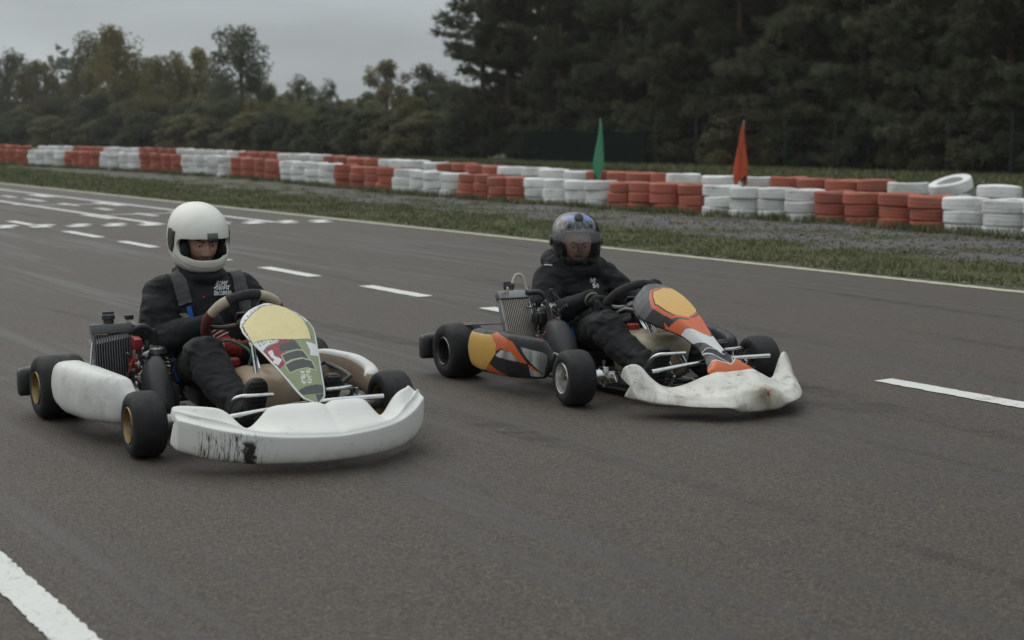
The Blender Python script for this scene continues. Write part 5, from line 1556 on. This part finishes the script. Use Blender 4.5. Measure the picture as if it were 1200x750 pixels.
def head_mesh(T, m):
    """face with brow, sockets, nose, lips and chin; x forward, in head coordinates (metres), T maps to parent space"""
    V = []; F = []; MI = []
    nu, nv = 150, 110
    def pt(az, el):
        d = Vector((cos(el) * cos(az), cos(el) * sin(az), sin(el)))
        r = 1 / sqrt((d.x / .095) ** 2 + (d.y / .073) ** 2 + (d.z / (.118 if d.z > 0 else .112)) ** 2)
        p = d * r
        y, z, fr = p.y, p.z, max(0, d.x)
        g = lambda y0, z0, sy, sz: exp(-((y - y0) / sy) ** 2 - ((z - z0) / sz) ** 2)
        f = 0
        nl = min(1, max(0, (.012 - z) / .05))
        if -.052 < z < .03: f += .0
        f += .012 * g(0, .002, .009, .018) + .017 * g(0, -.018, .010, .016) + .020 * g(0, -.034, .0125, .0115) + .008 * (g(.012, -.038, .008, .007) + g(-.012, -.038, .008, .007))
        f += -.014 * (g(.031, .006, .019, .012) + g(-.031, .006, .019, .012))
        f += .006 * (g(.031, .027, .026, .008) + g(-.031, .027, .026, .008)) + .003 * g(0, .027, .02, .01)
        f += .006 * (g(.04, -.02, .02, .016) + g(-.04, -.02, .02, .016))
        f += .006 * g(0, -.062, .022, .007) - .003 * g(0, -.067, .02, .003) + .006 * g(0, -.073, .018, .006) + .010 * g(0, -.100, .022, .016)
        f += -.004 * g(0, -.052, .006, .006)
        return p + Vector((f * fr, 0, 0))
    for i in range(nv + 1):
        el = -pi / 2 + pi * i / nv
        for k in range(nu):
            V.append(pt(-pi + 2 * pi * k / nu, el))
    for i in range(nv):
        for k in range(nu):
            q = (i * nu + k, i * nu + (k + 1) % nu, (i + 1) * nu + (k + 1) % nu, (i + 1) * nu + k)
            c = (V[q[0]] + V[q[2]]) / 2
            mi = 0
            if c.x > .03:
                ay = abs(c.y)
                zb = .021 + .006 * sin(min(1, max(0, (ay - .012) / .036)) * pi * .8)
                if .012 < ay < .05 and abs(c.z - zb) < .0042 * (1.2 - (ay - .012) / .05): mi = 2
                elif ay < .024 * (1 - abs(c.z + .067) / .02) and abs(c.z + .067) < .011: mi = 1
                elif c.z < -.046 and not (ay < .024 and abs(c.z + .067) < .012): mi = 3
            F.append(q); MI.append(mi)
    m.add([T @ v for v in V], F, MI)
    for s in (-1, 1):   # eyeballs with iris, upper and lower lids
        e0 = Vector((.0755, s * .031, .006))
        Vv = MB(); Vv.ell(e0, (.0125,) * 3, None, 20, 14)
        m.add([T @ Vector(p) for p in Vv.v], Vv.f, [4 if True else 0] * len(Vv.f))
        q = MB(); q.ell(e0 + Vector((.0105, -.001, -.001)), (.0028, .0062, .0062), None, 14, 8); m.add([T @ Vector(p) for p in q.v], q.f, 5)
        q = MB(); q.ell(e0 + Vector((.0004, 0, .0045)), (.0136, .0152, .0085), Matrix.Rotation(.25, 3, 'Y'), 20, 12); m.add([T @ Vector(p) for p in q.v], q.f, 0)
        q = MB(); q.ell(e0 + Vector((-.0002, 0, -.0085)), (.0132, .0150, .0055), None, 20, 10); m.add([T @ Vector(p) for p in q.v], q.f, 0)
        # ear
        q = MB(); q.ell((-.005, s * .075, -.005), (.02, .008, .03), None, 14, 10); m.add([T @ Vector(p) for p in q.v], q.f, 0)

def helm_r(az, el, grow=0.0, chin=.022, tall=.148):
    d = Vector((cos(el) * cos(az), cos(el) * sin(az), sin(el)))
    ax = .160 if d.x > 0 else .168
    r = (abs(d.x / ax) ** 2.3 + abs(d.y / .129) ** 2.3 + abs(d.z / (tall if d.z > 0 else .170)) ** 2.3) ** (-1 / 2.3)
    b = max(0, cos(az)) ** 1.5 * exp(-((el + .60) / .30) ** 2)
    return d * (r + grow + chin * b)
def helmet(parent, T, shell_mats, opening, paint, name="helmet", step=1.5, tall=.148):
    """full-face shell with an eye port cut out; T maps helmet space into the driver's space"""
    na = int(360 / step); els = np.radians(np.arange(-62, 90.01, step))
    V = [helm_r(radians(-180 + step * k), e, tall=tall) for e in els for k in range(na)]
    F = []; MI = []
    for i in range(len(els) - 1):
        for k in range(na):
            az = -180 + step * (k + .5); el = math.degrees((els[i] + els[i + 1]) / 2)
            if opening(az, el): continue
            F.append((i * na + k, i * na + (k + 1) % na, (i + 1) * na + (k + 1) % na, (i + 1) * na + k)); MI.append(paint(az, el))
    m = MB(); m.add(V, F, MI)
    me = m.mesh(name, shell_mats, True, 60, clean=1e-4)
    bm = bmesh.new(); bm.from_mesh(me)
    loose = [v for v in bm.verts if not v.link_faces]; bmesh.ops.delete(bm, geom=loose, context='VERTS')
    for it in range(14):     # relax the stair-stepped rim of the eye port
        bd = [v for v in bm.verts if any(e.is_boundary for e in v.link_edges) and v.co.z > -.12]
        new = {}
        for v in bd:
            nb = [e.other_vert(v).co for e in v.link_edges if e.is_boundary]
            if len(nb) == 2: new[v] = v.co * .4 + (nb[0] + nb[1]) * .3
        for v, c_ in new.items(): v.co = c_
    bm.to_mesh(me); bm.free()
    o = link(name, me, parent)
    sm = o.modifiers.new("t", 'SOLIDIFY'); sm.thickness = .016; sm.offset = -1; sm.material_offset = len(shell_mats) - 1; sm.material_offset_rim = 0
    bv = o.modifiers.new("b", 'BEVEL'); bv.width = .003; bv.segments = 2; bv.limit_method = 'ANGLE'; bv.angle_limit = radians(55)
    apply_mods(o)
    for p in o.data.polygons: p.use_smooth = True
    o.matrix_local = T
    return o
def shell_patch(parent, name, mat, az0, az1, el0, el1, grow, thick, step=2.0, cut=None, tall=.148, chin=.022):
    """piece that hugs the helmet: visor, side plate, tape"""
    A = np.arange(az0, az1 + .01, step); E = np.arange(el0, el1 + .01, step)
    V = [helm_r(radians(a), radians(e), grow, chin, tall) for e in E for a in A]; F = []
    for i in range(len(E) - 1):
        for k in range(len(A) - 1):
            if cut and not cut((A[k] + A[k + 1]) / 2, (E[i] + E[i + 1]) / 2): continue
            b = i * len(A) + k; F.append((b, b + 1, b + 1 + len(A), b + len(A)))
    m = MB(); m.add(V, F); me = m.mesh(name, [mat], True, 60)
    bm = bmesh.new(); bm.from_mesh(me); bmesh.ops.delete(bm, geom=[v for v in bm.verts if not v.link_faces], context='VERTS'); bm.to_mesh(me); bm.free()
    o = link(name, me, parent)
    if thick:
        sm = o.modifiers.new("t", 'SOLIDIFY'); sm.thickness = thick; sm.offset = 0
        apply_mods(o)
    for p in o.data.polygons: p.use_smooth = True
    return o

def wrap_strip(bvh, pts, width, thick, name, mat, parent, lift=.003, n=16, side=None):
    """ribbon laid over the body surface along pts"""
    P = catmull(pts, n); rows = []
    for i, p in enumerate(P):
        t = (P[min(i + 1, len(P) - 1)] - P[max(i - 1, 0)]).normalized()
        q, nn_, _, _ = bvh.find_nearest(p)
        s = t.cross(nn_).normalized()
        row = []
        for k in (-1, -.5, 0, .5, 1):
            a, n2, _, _ = bvh.find_nearest(q + s * (k * width / 2))
            row.append((a, n2))
        rows.append(row)
    V = []; F = []
    for row in rows:
        for a, n2 in row: V.append(a + n2 * (lift + thick))
        for a, n2 in row: V.append(a + n2 * (lift - .004))
    for i in range(len(rows) - 1):
        for k in range(4):
            b = i * 10 + k; F.append((b, b + 10, b + 11, b + 1)); b += 5; F.append((b, b + 1, b + 11, b + 10))
        b = i * 10; F.append((b, b + 5, b + 15, b + 10)); b += 4; F.append((b, b + 10, b + 15, b + 5))
    F.append((0, 1, 2, 3, 4, 9, 8, 7, 6, 5)); e = (len(rows) - 1) * 10; F.append((e, e + 1, e + 2, e + 3, e + 4, e + 9, e + 8, e + 7, e + 6, e + 5))
    m = MB(); m.add(V, F); return m.build(name, mat, parent, angle=50)
def print_marks(bvh, org, right, up, cells, size, name, parent):
    """flat print on cloth: cells is a list of (column, row) squares"""
    m = MB()
    for (cx_, cy_, w_) in cells:
        Q = []
        for dx, dy in ((0, 0), (w_, 0), (w_, 1), (0, 1)):
            p = Vector(org) + Vector(right) * ((cx_ + dx) * size) - Vector(up) * ((cy_ + dy) * size)
            a, n2, _, _ = bvh.ray_cast(p + Vector((.08, 0, 0)), Vector((-1, 0, 0)))
            if a is None: a, n2, _, _ = bvh.find_nearest(p)
            Q.append(a + Vector((.003, 0, .0005)))
        m.add(Q, [(0, 1, 2, 3)])
    return m.build(name, M_PRINT, parent, smooth=False, clean=0)

def glove_on_ring(parent, cen, uu, vv, nn, R, ang, wrist, mat, name="glove", flip=1):
    """hand closed round the steering-wheel rim at ring angle ang; four fingers, thumb, palm and wrist"""
    Rd = uu * cos(ang) - vv * sin(ang); Tg = (-uu * sin(ang) - vv * cos(ang)) * flip; G = cen + Rd * R
    m = MB(); rt = .030
    W = Vector(wrist)
    palm = G + Rd * .026 + nn * .022
    fl = [.92, 1.0, .97, .84]
    for j in range(4):
        o = Tg * ((j - 1.5) * .0205)
        pts = []
        for i, a in enumerate(np.linspace(-35, 232 * fl[j], 9)):
            a = radians(a)
            pts.append(G + o + (Rd * cos(a) - nn * sin(a)) * (rt * (1 - .06 * (i > 5)) + .001 * j))
        m.tube(pts, [.0115, .0118, .0112, .0108, .0110, .0104, .0102, .0098, .0088], 10); m.ell(pts[-1], (.0088,) * 3, None, 10, 8)
        m.ell(pts[2], (.0125,) * 3, None, 10, 8)
    for j in range(4):
        o = Tg * ((j - 1.5) * .0205)
        cap(m, G + o + Rd * .031 + nn * .012, .0125, palm + o * .8 + (W - palm).normalized() * .045, .0145)
    m.ell(palm + (W - palm).normalized() * .03, (.026, .036, .026), None, 14, 10)
    cap(m, palm + (W - palm).normalized() * .05, .027, W, .030)
    th = [palm + Tg * -.036 + (W - palm).normalized() * .03, G + Tg * -.046 + nn * .026 + Rd * .006, G + Tg * -.036 + nn * .029 - Rd * .016, G + Tg * -.022 + nn * .018 - Rd * .028]
    m.tube(th, [.016, .0135, .0118, .0095], 10, spline=5); m.ell(th[-1], (.0095,) * 3, None, 10, 8)
    o = remesh_obj(m, name, .0042, 3, [mat], parent)
    return o, palm

def shoe(parent, heel, toe, width=.052, side=1):
    heel = Vector(heel); toe = Vector(toe); ax = (toe - heel).normalized(); ln = (toe - heel).length
    yv = Vector((0, 1, 0)); nf = ax.cross(yv).normalized()
    if nf.x > 0: nf = -nf                       # top of the foot faces back towards the driver
    rings = []
    for q, w2, t_ in [(-.02, .018, .02), (0, .034, .045), (.12, .040, .058), (.3, .038, .055), (.5, .042, .046), (.7, .050, .036), (.88, .046, .030), (.97, .032, .022), (1.0, .014, .012)]:
        ring = []
        for i in range(20):
            a = 2 * pi * i / 20; pw = lambda v: math.copysign(abs(v) ** .75, v)
            z = pw(sin(a)); ring.append(heel + ax * (ln * q) + yv * (w2 * pw(cos(a)) + .008 * side * q) + nf * (t_ * (z * .9 + .4) if z > 0 else t_ * z * .35))
        rings.append(ring)
    m = MB(); m.loft(rings); o = m.build("shoe", M_SHOE, parent, subsurf=1)
    s = MB()
    for r_ in np.linspace(.06, .96, 12):
        w2 = .9 * interp(r_, [0, .12, .3, .5, .7, .88, .97], [.030, .036, .033, .038, .046, .042, .03])
        s.box(heel + ax * (ln * r_) + yv * (.008 * side * r_) - nf * (interp(r_, [0, .3, .7, 1], [.016, .020, .0135, .007])), (.010, w2 * 1.7, .007), Matrix((nf, yv, ax)).transposed(), 0, .002)
    s.build("sole_tread", M_BLKPL, o, angle=35)
    return o

def driver(kart_loc, yaw, cfg):
    P = empty("person", kart_loc, yaw)
    tag(P, cfg['label'], 'person', 'kart drivers')
    J = {k: Vector(v) for k, v in cfg['J'].items()}
    m = MB()
    m.ell(J['pelvis'], (.15, .175, .13)); m.ell(J['belly'], (.13, .165, .16)); sl = cfg.get('slim', 1.0); m.ell(J['chest'], (.125 * sl, .185 * sl, .18)); m.ell(J['chest'] + Vector((-.01, 0, .09)), (.10, .19 * sl, .09))
    m.tube([J['pelvis'], J['belly'], J['chest'], J['neck']], [.13, .135, .13, .07], 20, spline=4)
    cap(m, J['neck'] - Vector((0, 0, .05)), .088, J['head'] - Vector((0, 0, .06)), .066)
    for s in ('R', 'L'):
        sg = -1 if s == 'R' else 1
        chain(m, [(J['chest'] + Vector((0, sg * .08, .10)), .088), (J['sh' + s], .080), (J['sh' + s] * .45 + J['el' + s] * .55, .076), (J['el' + s], .068), (J['el' + s] * .5 + J['wr' + s] * .5, .062), (J['wr' + s], .042)])
        chain(m, [(J['pelvis'] + Vector((0, sg * .075, 0)), .108), (J['pelvis'] * .45 + J['kn' + s] * .55 + Vector((0, sg * .02, .01)), .094), (J['kn' + s], .078), (J['kn' + s] * .5 + J['an' + s] * .5 + Vector((-.02, 0, 0)), .076), (J['an' + s] + Vector((-.01, 0, .02)), .060)])
    for e in cfg.get('extra', []): m.ell(*e)
    if cfg.get('hood'):
        c = J['neck'] + Vector(cfg['hood'][0]); pts = []
        for i in range(18):
            a = 2 * pi * i / 18
            pts.append(c + Vector((cos(a) * .105, sin(a) * .125, -.035 * cos(a) + .012 * sin(3 * a))))
        m.tube(pts, [cfg['hood'][1] * (1 + .14 * sin(2.7 * i)) for i in range(18)], 12, closed=True)
    else:
        c = J['neck'] + Vector((.0, 0, .035)); m.tube([c + Vector((cos(a) * .085, sin(a) * .09, -.02 * cos(a))) for a in np.linspace(0, 2 * pi, 19)[:-1]], .028, 12, closed=True)
    joints = [J['elR'], J['elL'], J['belly'] + Vector((.08, 0, -.03)), J['knR'], J['knL'], J['shR'] + Vector((.05, .03, -.07)), J['shL'] + Vector((.05, -.03, -.07)), J['anR'], J['anL']]
    seed = Vector((cfg['seed'], 2 * cfg['seed'], 0))
    def folds(p, n_):
        wgt = .45 + 1.0 * sum(exp(-((p - j).length / .11) ** 2) for j in joints)
        a = mnoise.noise(Vector((p.x * 6, p.y * 6, p.z * 15)) + seed); b = mnoise.noise(Vector((p.x * 17, p.y * 15, p.z * 9)) + seed)
        rdg = 1 - 2 * abs(mnoise.noise(Vector((p.x * 9 + p.z * 6, p.y * 7, p.z * 12)) + seed * 1.7))
        q = Vector((p.x * 8 + 1.5 * a, p.y * 6.5 + 1.5 * b, p.z * 13 + a)) + seed * .6
        r2 = 1 - 2.2 * abs(mnoise.noise(q))
        q3 = Vector((p.x * 19 + 2 * a, p.y * 15, p.z * 24 + 2 * b)) + seed
        r3 = 1 - 2.2 * abs(mnoise.noise(q3))
        return 1.3 * min(1.6, wgt) * (.009 * a + .0025 * b + .0060 * rdg + .0062 * r2 + .0018 * r3) - .003
    b = remesh_obj(m, "body", .0085, 4, [M_SUIT, M_TROU, M_SKIN, M_LIP, M_BROW, M_STUB, M_EYEW, M_IRIS], P, folds)
    for p in b.data.polygons:
        c = p.center
        if c.x > J['pelvis'].x + .02 + .5 * max(0, c.z - .3) and c.z < .46 and (c - J['wrR']).length > .17 and (c - J['wrL']).length > .17 and abs(c.y) > .0: p.material_index = 1
    # head joined into the body mesh
    hd = MB(); T = Matrix.Translation(J['head']) @ Matrix.Rotation(cfg['hyaw'], 4, 'Z') @ Matrix.Rotation(cfg['hpitch'], 4, 'Y')
    Th = T @ Matrix.Translation(Vector(cfg.get('face', (.040, 0, -.010))))
    head_mesh(Th, hd)
    hm = hd.mesh("head", [M_SKIN], True, 180)
    bm = bmesh.new(); bm.from_mesh(b.data); k0 = len(bm.faces); bm.from_mesh(hm); bm.faces.ensure_lookup_table()
    for f in bm.faces[k0:]: f.material_index = {0: 2, 1: 3, 2: 4, 3: 5, 4: 6, 5: 7}[f.material_index]; f.smooth = True
    bm.to_mesh(b.data); bm.free(); bpy.data.meshes.remove(hm)
    dgm = b.data
    bv = BVHTree.FromPolygons([v.co.copy() for v in dgm.vertices], [tuple(p.vertices) for p in dgm.polygons if p.material_index < 2])
    for s, sg in (('R', -1), ('L', 1)): shoe(P, cfg['heel' + s], cfg['toe' + s], side=sg)
    return P, J, T, bv

def ring_frame(K):
    t = K['tilt']; uu = Vector((sin(t), 0, cos(t))); vv = Vector((0, 1, 0)); nn = uu.cross(vv) * -1
    if nn.x > 0: nn = -nn
    return Vector(K['sw']), uu, vv, nn, K['swR']

# ---- driver one
c, uu, vv, nn, R = ring_frame(K1)
hand = lambda a, o=(0, 0, 0): c + (uu * cos(radians(a)) - vv * sin(radians(a))) * R + Vector(o)
A_R1, A_L1 = 174, -112
wR = hand(A_R1) + nn * .085 + Vector((-.01, -.05, .045)); wL = hand(A_L1) + nn * .07 + Vector((-.02, .05, -.02))
D1 = dict(label="driver in white helmet with open visor, black suit and red gloves", seed=3,
          J=dict(pelvis=(.33, 0, .19), belly=(.29, 0, .30), chest=(.25, 0, .44), neck=(.225, 0, .60), head=(.205, 0, .80), shR=(.235, -.185, .55), shL=(.235, .185, .55), elR=(.36, -.275, .345), elL=(.40, .27, .36), wrR=wR, wrL=wL,
                 knR=(.80, -.20, .345), knL=(.80, .21, .34), anR=(1.165, -.15, .13), anL=(1.165, .16, .13)),
          hyaw=radians(-2), hpitch=radians(14), heelR=(1.195, -.145, .085), toeR=(1.27, -.14, .305), heelL=(1.195, .155, .085), toeL=(1.27, .165, .30))
d1, J1, T1, bv1 = driver(k1.location, k1.rotation_euler.z, D1)
g1, palm = glove_on_ring(d1, c, uu, vv, nn, R, radians(A_R1), wR, M_GLOVE_R)
m = MB(); dv = (wR - palm).normalized()
for i in range(3): m.tube([palm + dv * (.055 + .017 * i) + (Matrix.Rotation(a, 3, dv) @ dv.orthogonal().normalized()) * .0335 for a in np.linspace(0, 2 * pi, 17)[:-1]], .0032, 6, closed=True)
m.build("cuff_stripe", M_WHITEC, g1)
glove_on_ring(d1, c, uu, vv, nn, R, radians(A_L1), wL, M_GLOVE_R, flip=-1)
W_SH = pm("white_helmet_shell", (.74, .72, .65), .42, 0, .05, 5, dirt=.3, dirtcol=(.40, .37, .31), ds=4, coat=.08)
M_LINER = cloth("black_helmet_liner", (.010, .010, .010), .1)
def open1(a, e):
    hi = 11.5 - .0016 * a * a; lo = -22 + .0013 * a * a
    w_ = 60
    if abs(a) > w_: return False
    x = max(0, abs(a) - (w_ - 14)) / 14; mid = (hi + lo) / 2; hh = (hi - lo) / 2 * sqrt(max(0, 1 - x ** 2.5))
    return abs(e - mid) < hh
h1 = helmet(d1, T1, [W_SH, M_LINER], open1, lambda a, e: 0)
for s in (-1, 1):
    cutp = lambda a, e, s=s: (abs(abs(a) - 82) < 15 - max(0, -e - 8) * .45) and (abs(e + 3) < 21 - .08 * abs(abs(a) - 84))
    a0, a1 = (64, 100) if s > 0 else (-100, -64)
    shell_patch(h1, "side_plate", M_BLKPL, a0, a1, -28, 22, .003, .005, 1.5, cutp)
    q = MB(); q.ell((.066, s * .076, -.052), (.050, .026, .058), Matrix.Rotation(s * .40, 3, 'Z'), 18, 12); q.build("cheek_pad", M_LINER, h1)
q = MB(); q.ell((.125, 0, -.098), (.03, .075, .022), None, 18, 12); q.build("chin_pad", M_LINER, h1)
shell_patch(h1, "tape", pm("grey_tape", (.16, .16, .16), .6, dirt=.4), -3, 15, 13.5, 21.5, .002, .002, 1.5)
shell_patch(h1, "tape_tab", M_BLKPL, -2, 14.5, 7, 14, .003, .004, 1.5)
for e_ in (-31, -38): 
    P_ = [helm_r(radians(a), radians(e_ + .0016 * a * a), .0005) for a in range(-62, 63, 4)]; q = MB(); q.tube(P_, .0016, 5); q.build("chin_groove", pm("groove_grey", (.25, .24, .21), .5), h1)
q = MB()
for a0 in (-12, -1): q.tube([helm_r(radians(a), radians(-44), .0005) for a in range(a0, a0 + 9, 2)], .0022, 5)
q.build("chin_vent", M_BLKPL, h1)
shell_patch(h1, "edge_trim", M_BLKPL, -120, -66, -62, -50, .002, .004, 2.0, lambda a, e: e < -50 - .1 * (abs(a) - 66))
# harness straps, piping, chest print
wrap_strip(bv1, [J1['shR'] + Vector((-.09, .055, .05)), J1['shR'] + Vector((0, .055, .09)), J1['shR'] + Vector((.07, .06, .05)), J1['shR'] + Vector((.125, .068, -.035))], .062, .006, "shoulder_strap", M_STRAP, d1)
wrap_strip(bv1, [J1['shL'] + Vector((-.09, -.035, .05)), J1['shL'] + Vector((0, -.035, .09)), J1['shL'] + Vector((.07, -.035, .05)), J1['shL'] + Vector((.13, -.04, -.05)), J1['shL'] + Vector((.15, -.04, -.14))], .062, .006, "shoulder_strap", M_STRAP, d1)
wrap_strip(bv1, [J1['shR'] + Vector((.14, .075, -.045)), J1['shR'] + Vector((.15, .085, -.09)), J1['shR'] + Vector((.15, .095, -.14))], .020, .004, "blue_strip", M_BLUEC, d1)
wrap_strip(bv1, [J1['shR'] + Vector((.14, .050, -.075)), J1['shR'] + Vector((.14, .058, -.12)), J1['shR'] + Vector((.14, .068, -.17))], .028, .003, "beige_strip", M_BEIGEC, d1)
wrap_strip(bv1, [(.44, -.21, .30), (.45, -.225, .25), (.47, -.22, .18)], .018, .004, "blue_strip", M_BLUEC, d1)
wrap_strip(bv1, [(.425, -.22, .29), (.435, -.235, .24), (.455, -.23, .18)], .010, .004, "white_strip", M_WHITEC, d1)
rq = random.Random(8)
LOW = {'R': "110 101 110 101 101", 'a': "000 011 101 101 011", 'c': "000 011 100 100 011", 'e': "000 010 111 100 011", 'r': "000 101 110 100 100", 'n': "000 110 101 101 101", 's': "000 011 110 011 110", 'l': "010 010 010 010 011", 'i': "010 000 010 010 010", 'o': "000 010 101 101 010"}
def scribble(lines, slant=0.0):
    """small illegible cloth print: rows of joined strokes like the lettering seen in the photograph"""
    cells = []
    for (r0, txt, c0, w_) in lines:
        for i, ch in enumerate(txt):
            for y, row in enumerate(LOW[ch].split()):
                for x, v in enumerate(row):
                    if v == '1': cells.append((c0 + (i * 3.4 + x) * w_ + slant * (4 - y), r0 + y, w_ * 1.08))
    return cells
cells = scribble([(0, 'Rcser', 4.5, .78), (4.2, 'caoser', 3, .8), (9.4, 'Rnclaenlo', 0, .62)], .3) + [(1.5 + .7 * i, 5.4 + .25 * (6 - i), 1.0) for i in range(7)]
print_marks(bv1, (.36, .015, .607), (0, 1, .0), (0, 0, 1), cells, .0044, "chest_print", d1)
q = MB(); a, n2, _, _ = bv1.find_nearest(Vector((.40, -.035, .56))); q.ell(a, (.006, .007, .007)); q.build("zip_pull", M_RED, d1)

# ---- driver two
c, uu, vv, nn, R = ring_frame(K2)
A_R2, A_L2 = 98, -80
wR = c + (uu * cos(radians(A_R2)) - vv * sin(radians(A_R2))) * R + nn * .085 + Vector((-.035, -.02, -.012)); wL = c + (uu * cos(radians(A_L2)) - vv * sin(radians(A_L2))) * R + nn * .08 + Vector((-.03, .04, -.01))
D2 = dict(label="driver in black and blue helmet with clear visor and black hooded jacket", seed=9, slim=.90,
          J=dict(pelvis=(.31, 0, .18), belly=(.27, 0, .28), chest=(.22, 0, .40), neck=(.19, 0, .535), head=(.185, 0, .705), shR=(.205, -.172, .502), shL=(.205, .172, .502), elR=(.33, -.295, .30), elL=(.36, .29, .32), wrR=wR, wrL=wL,
                 knR=(.78, -.20, .32), knL=(.78, .20, .32), anR=(1.14, -.16, .12), anL=(1.14, .16, .12)),
          face=(.048, 0, -.014), hood=((-.02, 0, .045), .052), hyaw=radians(-22), hpitch=radians(9), heelR=(1.17, -.16, .08), toeR=(1.245, -.16, .27), heelL=(1.17, .16, .08), toeL=(1.245, .16, .28))
d2, J2, T2, bv2 = driver(k2.location, k2.rotation_euler.z, D2)
g2, palm = glove_on_ring(d2, c, uu, vv, nn, R, radians(A_R2), wR, M_GLOVE_B)
dv = (wR - palm).normalized()
m = MB(); m.tube([palm + dv * .06 + (Matrix.Rotation(a, 3, dv) @ dv.orthogonal().normalized()) * .0335 for a in np.linspace(0, 2 * pi, 19)[:-1]], .0062, 8, closed=True); m.build("cuff_band", M_BEIGEC, g2)
glove_on_ring(d2, c, uu, vv, nn, R, radians(A_L2), wL, M_GLOVE_B, flip=-1)
H_BLK = pm("black_helmet_lacquer", (.013, .013, .014), .28, 0, .2, 12, coat=.4); H_BLUE = pm("blue_helmet_graphic", (.025, .085, .32), .3, 0, .15, 12, coat=.7); H_GRY = pm("grey_helmet_graphic", (.10, .10, .10), .25, 0, .2, 20, coat=.7)
def open2(a, e):
    hi = 25 - .0014 * a * a; lo = -24 + .0020 * a * a; w_ = 54
    if abs(a) > w_: return False
    x = max(0, abs(a) - (w_ - 16)) / 16; mid = (hi + lo) / 2; hh = (hi - lo) / 2 * sqrt(max(0, 1 - x ** 2.5))
    return abs(e - mid) < hh
def paint_h2(a, e):
    n1 = mnoise.noise(Vector((a * .05, e * .07, 3)))
    if 50 + 5 * n1 < e < 66 + 6 * n1 and 16 < abs(a) < 62: return 1
    if -72 < a < -36 and -50 < e < -50 + (a + 72) * .42: return 1
    if 40 < a < 62 and -46 < e < -41: return 1
    if e > 30 and abs(mnoise.noise(Vector((a * .06, e * .07, 9)))) < .10: return 2
    return 0
h2 = helmet(d2, T2, [H_BLK, H_BLUE, H_GRY, M_LINER], open2, paint_h2, tall=.140)
vz = NT("clear_visor"); vt = vz.n('ShaderNodeBsdfTransparent'); vt.inputs[0].default_value = (.95, .95, .95, 1); vg = vz.n('ShaderNodeBsdfGlossy'); vg.inputs['Roughness'].default_value = .06
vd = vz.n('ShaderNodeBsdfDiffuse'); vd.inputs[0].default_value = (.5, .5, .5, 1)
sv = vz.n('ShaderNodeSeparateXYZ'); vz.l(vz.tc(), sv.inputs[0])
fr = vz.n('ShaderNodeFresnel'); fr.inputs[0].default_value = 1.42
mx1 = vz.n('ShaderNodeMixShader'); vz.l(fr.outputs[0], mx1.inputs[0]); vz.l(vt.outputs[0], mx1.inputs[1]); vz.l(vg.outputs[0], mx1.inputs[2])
mx2 = vz.n('ShaderNodeMixShader'); vz.l(vz.math('ADD', vz.ramp(vz.noise(9, 5, .7), .4, .8, .0, .03), vz.math('MULTIPLY', vz.ramp(sv.outputs['Z'], .004, .026), .24)), mx2.inputs[0]); vz.l(mx1.outputs[0], mx2.inputs[1]); vz.l(vd.outputs[0], mx2.inputs[2]); vz.l(mx2.outputs[0], vz.out.inputs['Surface'])  # pale diffuse band across the upper visor paints in a sky reflection
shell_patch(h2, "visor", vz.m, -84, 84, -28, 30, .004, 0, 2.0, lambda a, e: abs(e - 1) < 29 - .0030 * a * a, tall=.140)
for s in (-1, 1):
    a0, a1 = (74, 94) if s > 0 else (-94, -74)
    shell_patch(h2, "visor_pivot", H_BLK, a0, a1, -12, 10, .007, .006, 2.0, lambda a, e: ((abs(a) - 84) / 10) ** 2 + ((e + 1) / 11) ** 2 < 1, tall=.140)
    q = MB(); q.ell((.075, s * .082, -.05), (.05, .03, .05), Matrix.Rotation(s * .35, 3, 'Z'), 18, 12); q.build("cheek_pad", M_LINER, h2)
q = MB(); p_ = helm_r(0, radians(60), .004, tall=.140); q.ell(p_, (.030, .024, .012), Matrix.Rotation(radians(35), 3, 'Y'), 18, 10); q.build("top_vent", M_BLKPL, h2)
q = MB()
for s in (-1, 1): q.ell(helm_r(radians(s * 26), radians(38), .002, tall=.140), (.014, .012, .005), Matrix.Rotation(radians(50), 3, 'Y'), 14, 8)
q.ell(helm_r(0, radians(-46), .002, tall=.140), (.008, .03, .012), None, 14, 8); q.build("small_vents", M_BLKPL, h2)
wrap_strip(bv2, [(.40, -.235, .34), (.43, -.25, .28), (.50, -.24, .235), (.46, -.235, .18)], .018, .004, "white_strip", M_WHITEC, d2)
wrap_strip(bv2, [(.47, -.23, .29), (.53, -.235, .24), (.51, -.235, .18)], .034, .003, "blue_strip", M_BLUEC, d2)
wrap_strip(bv2, [J2['shR'] + Vector((.01, -.03, .07)), J2['shR'] + Vector((.03, .0, .07))], .005, .003, "reflective_tab", M_PRINT, d2)
rq.seed(4)
print_marks(bv2, (.30, .014, .517), (0, 1, -.1), (0, .1, 1), scribble([(0, 'na', 0, .8), (4.6, 'so', 1.6, 1.0)]), .0058, "chest_print", d2)
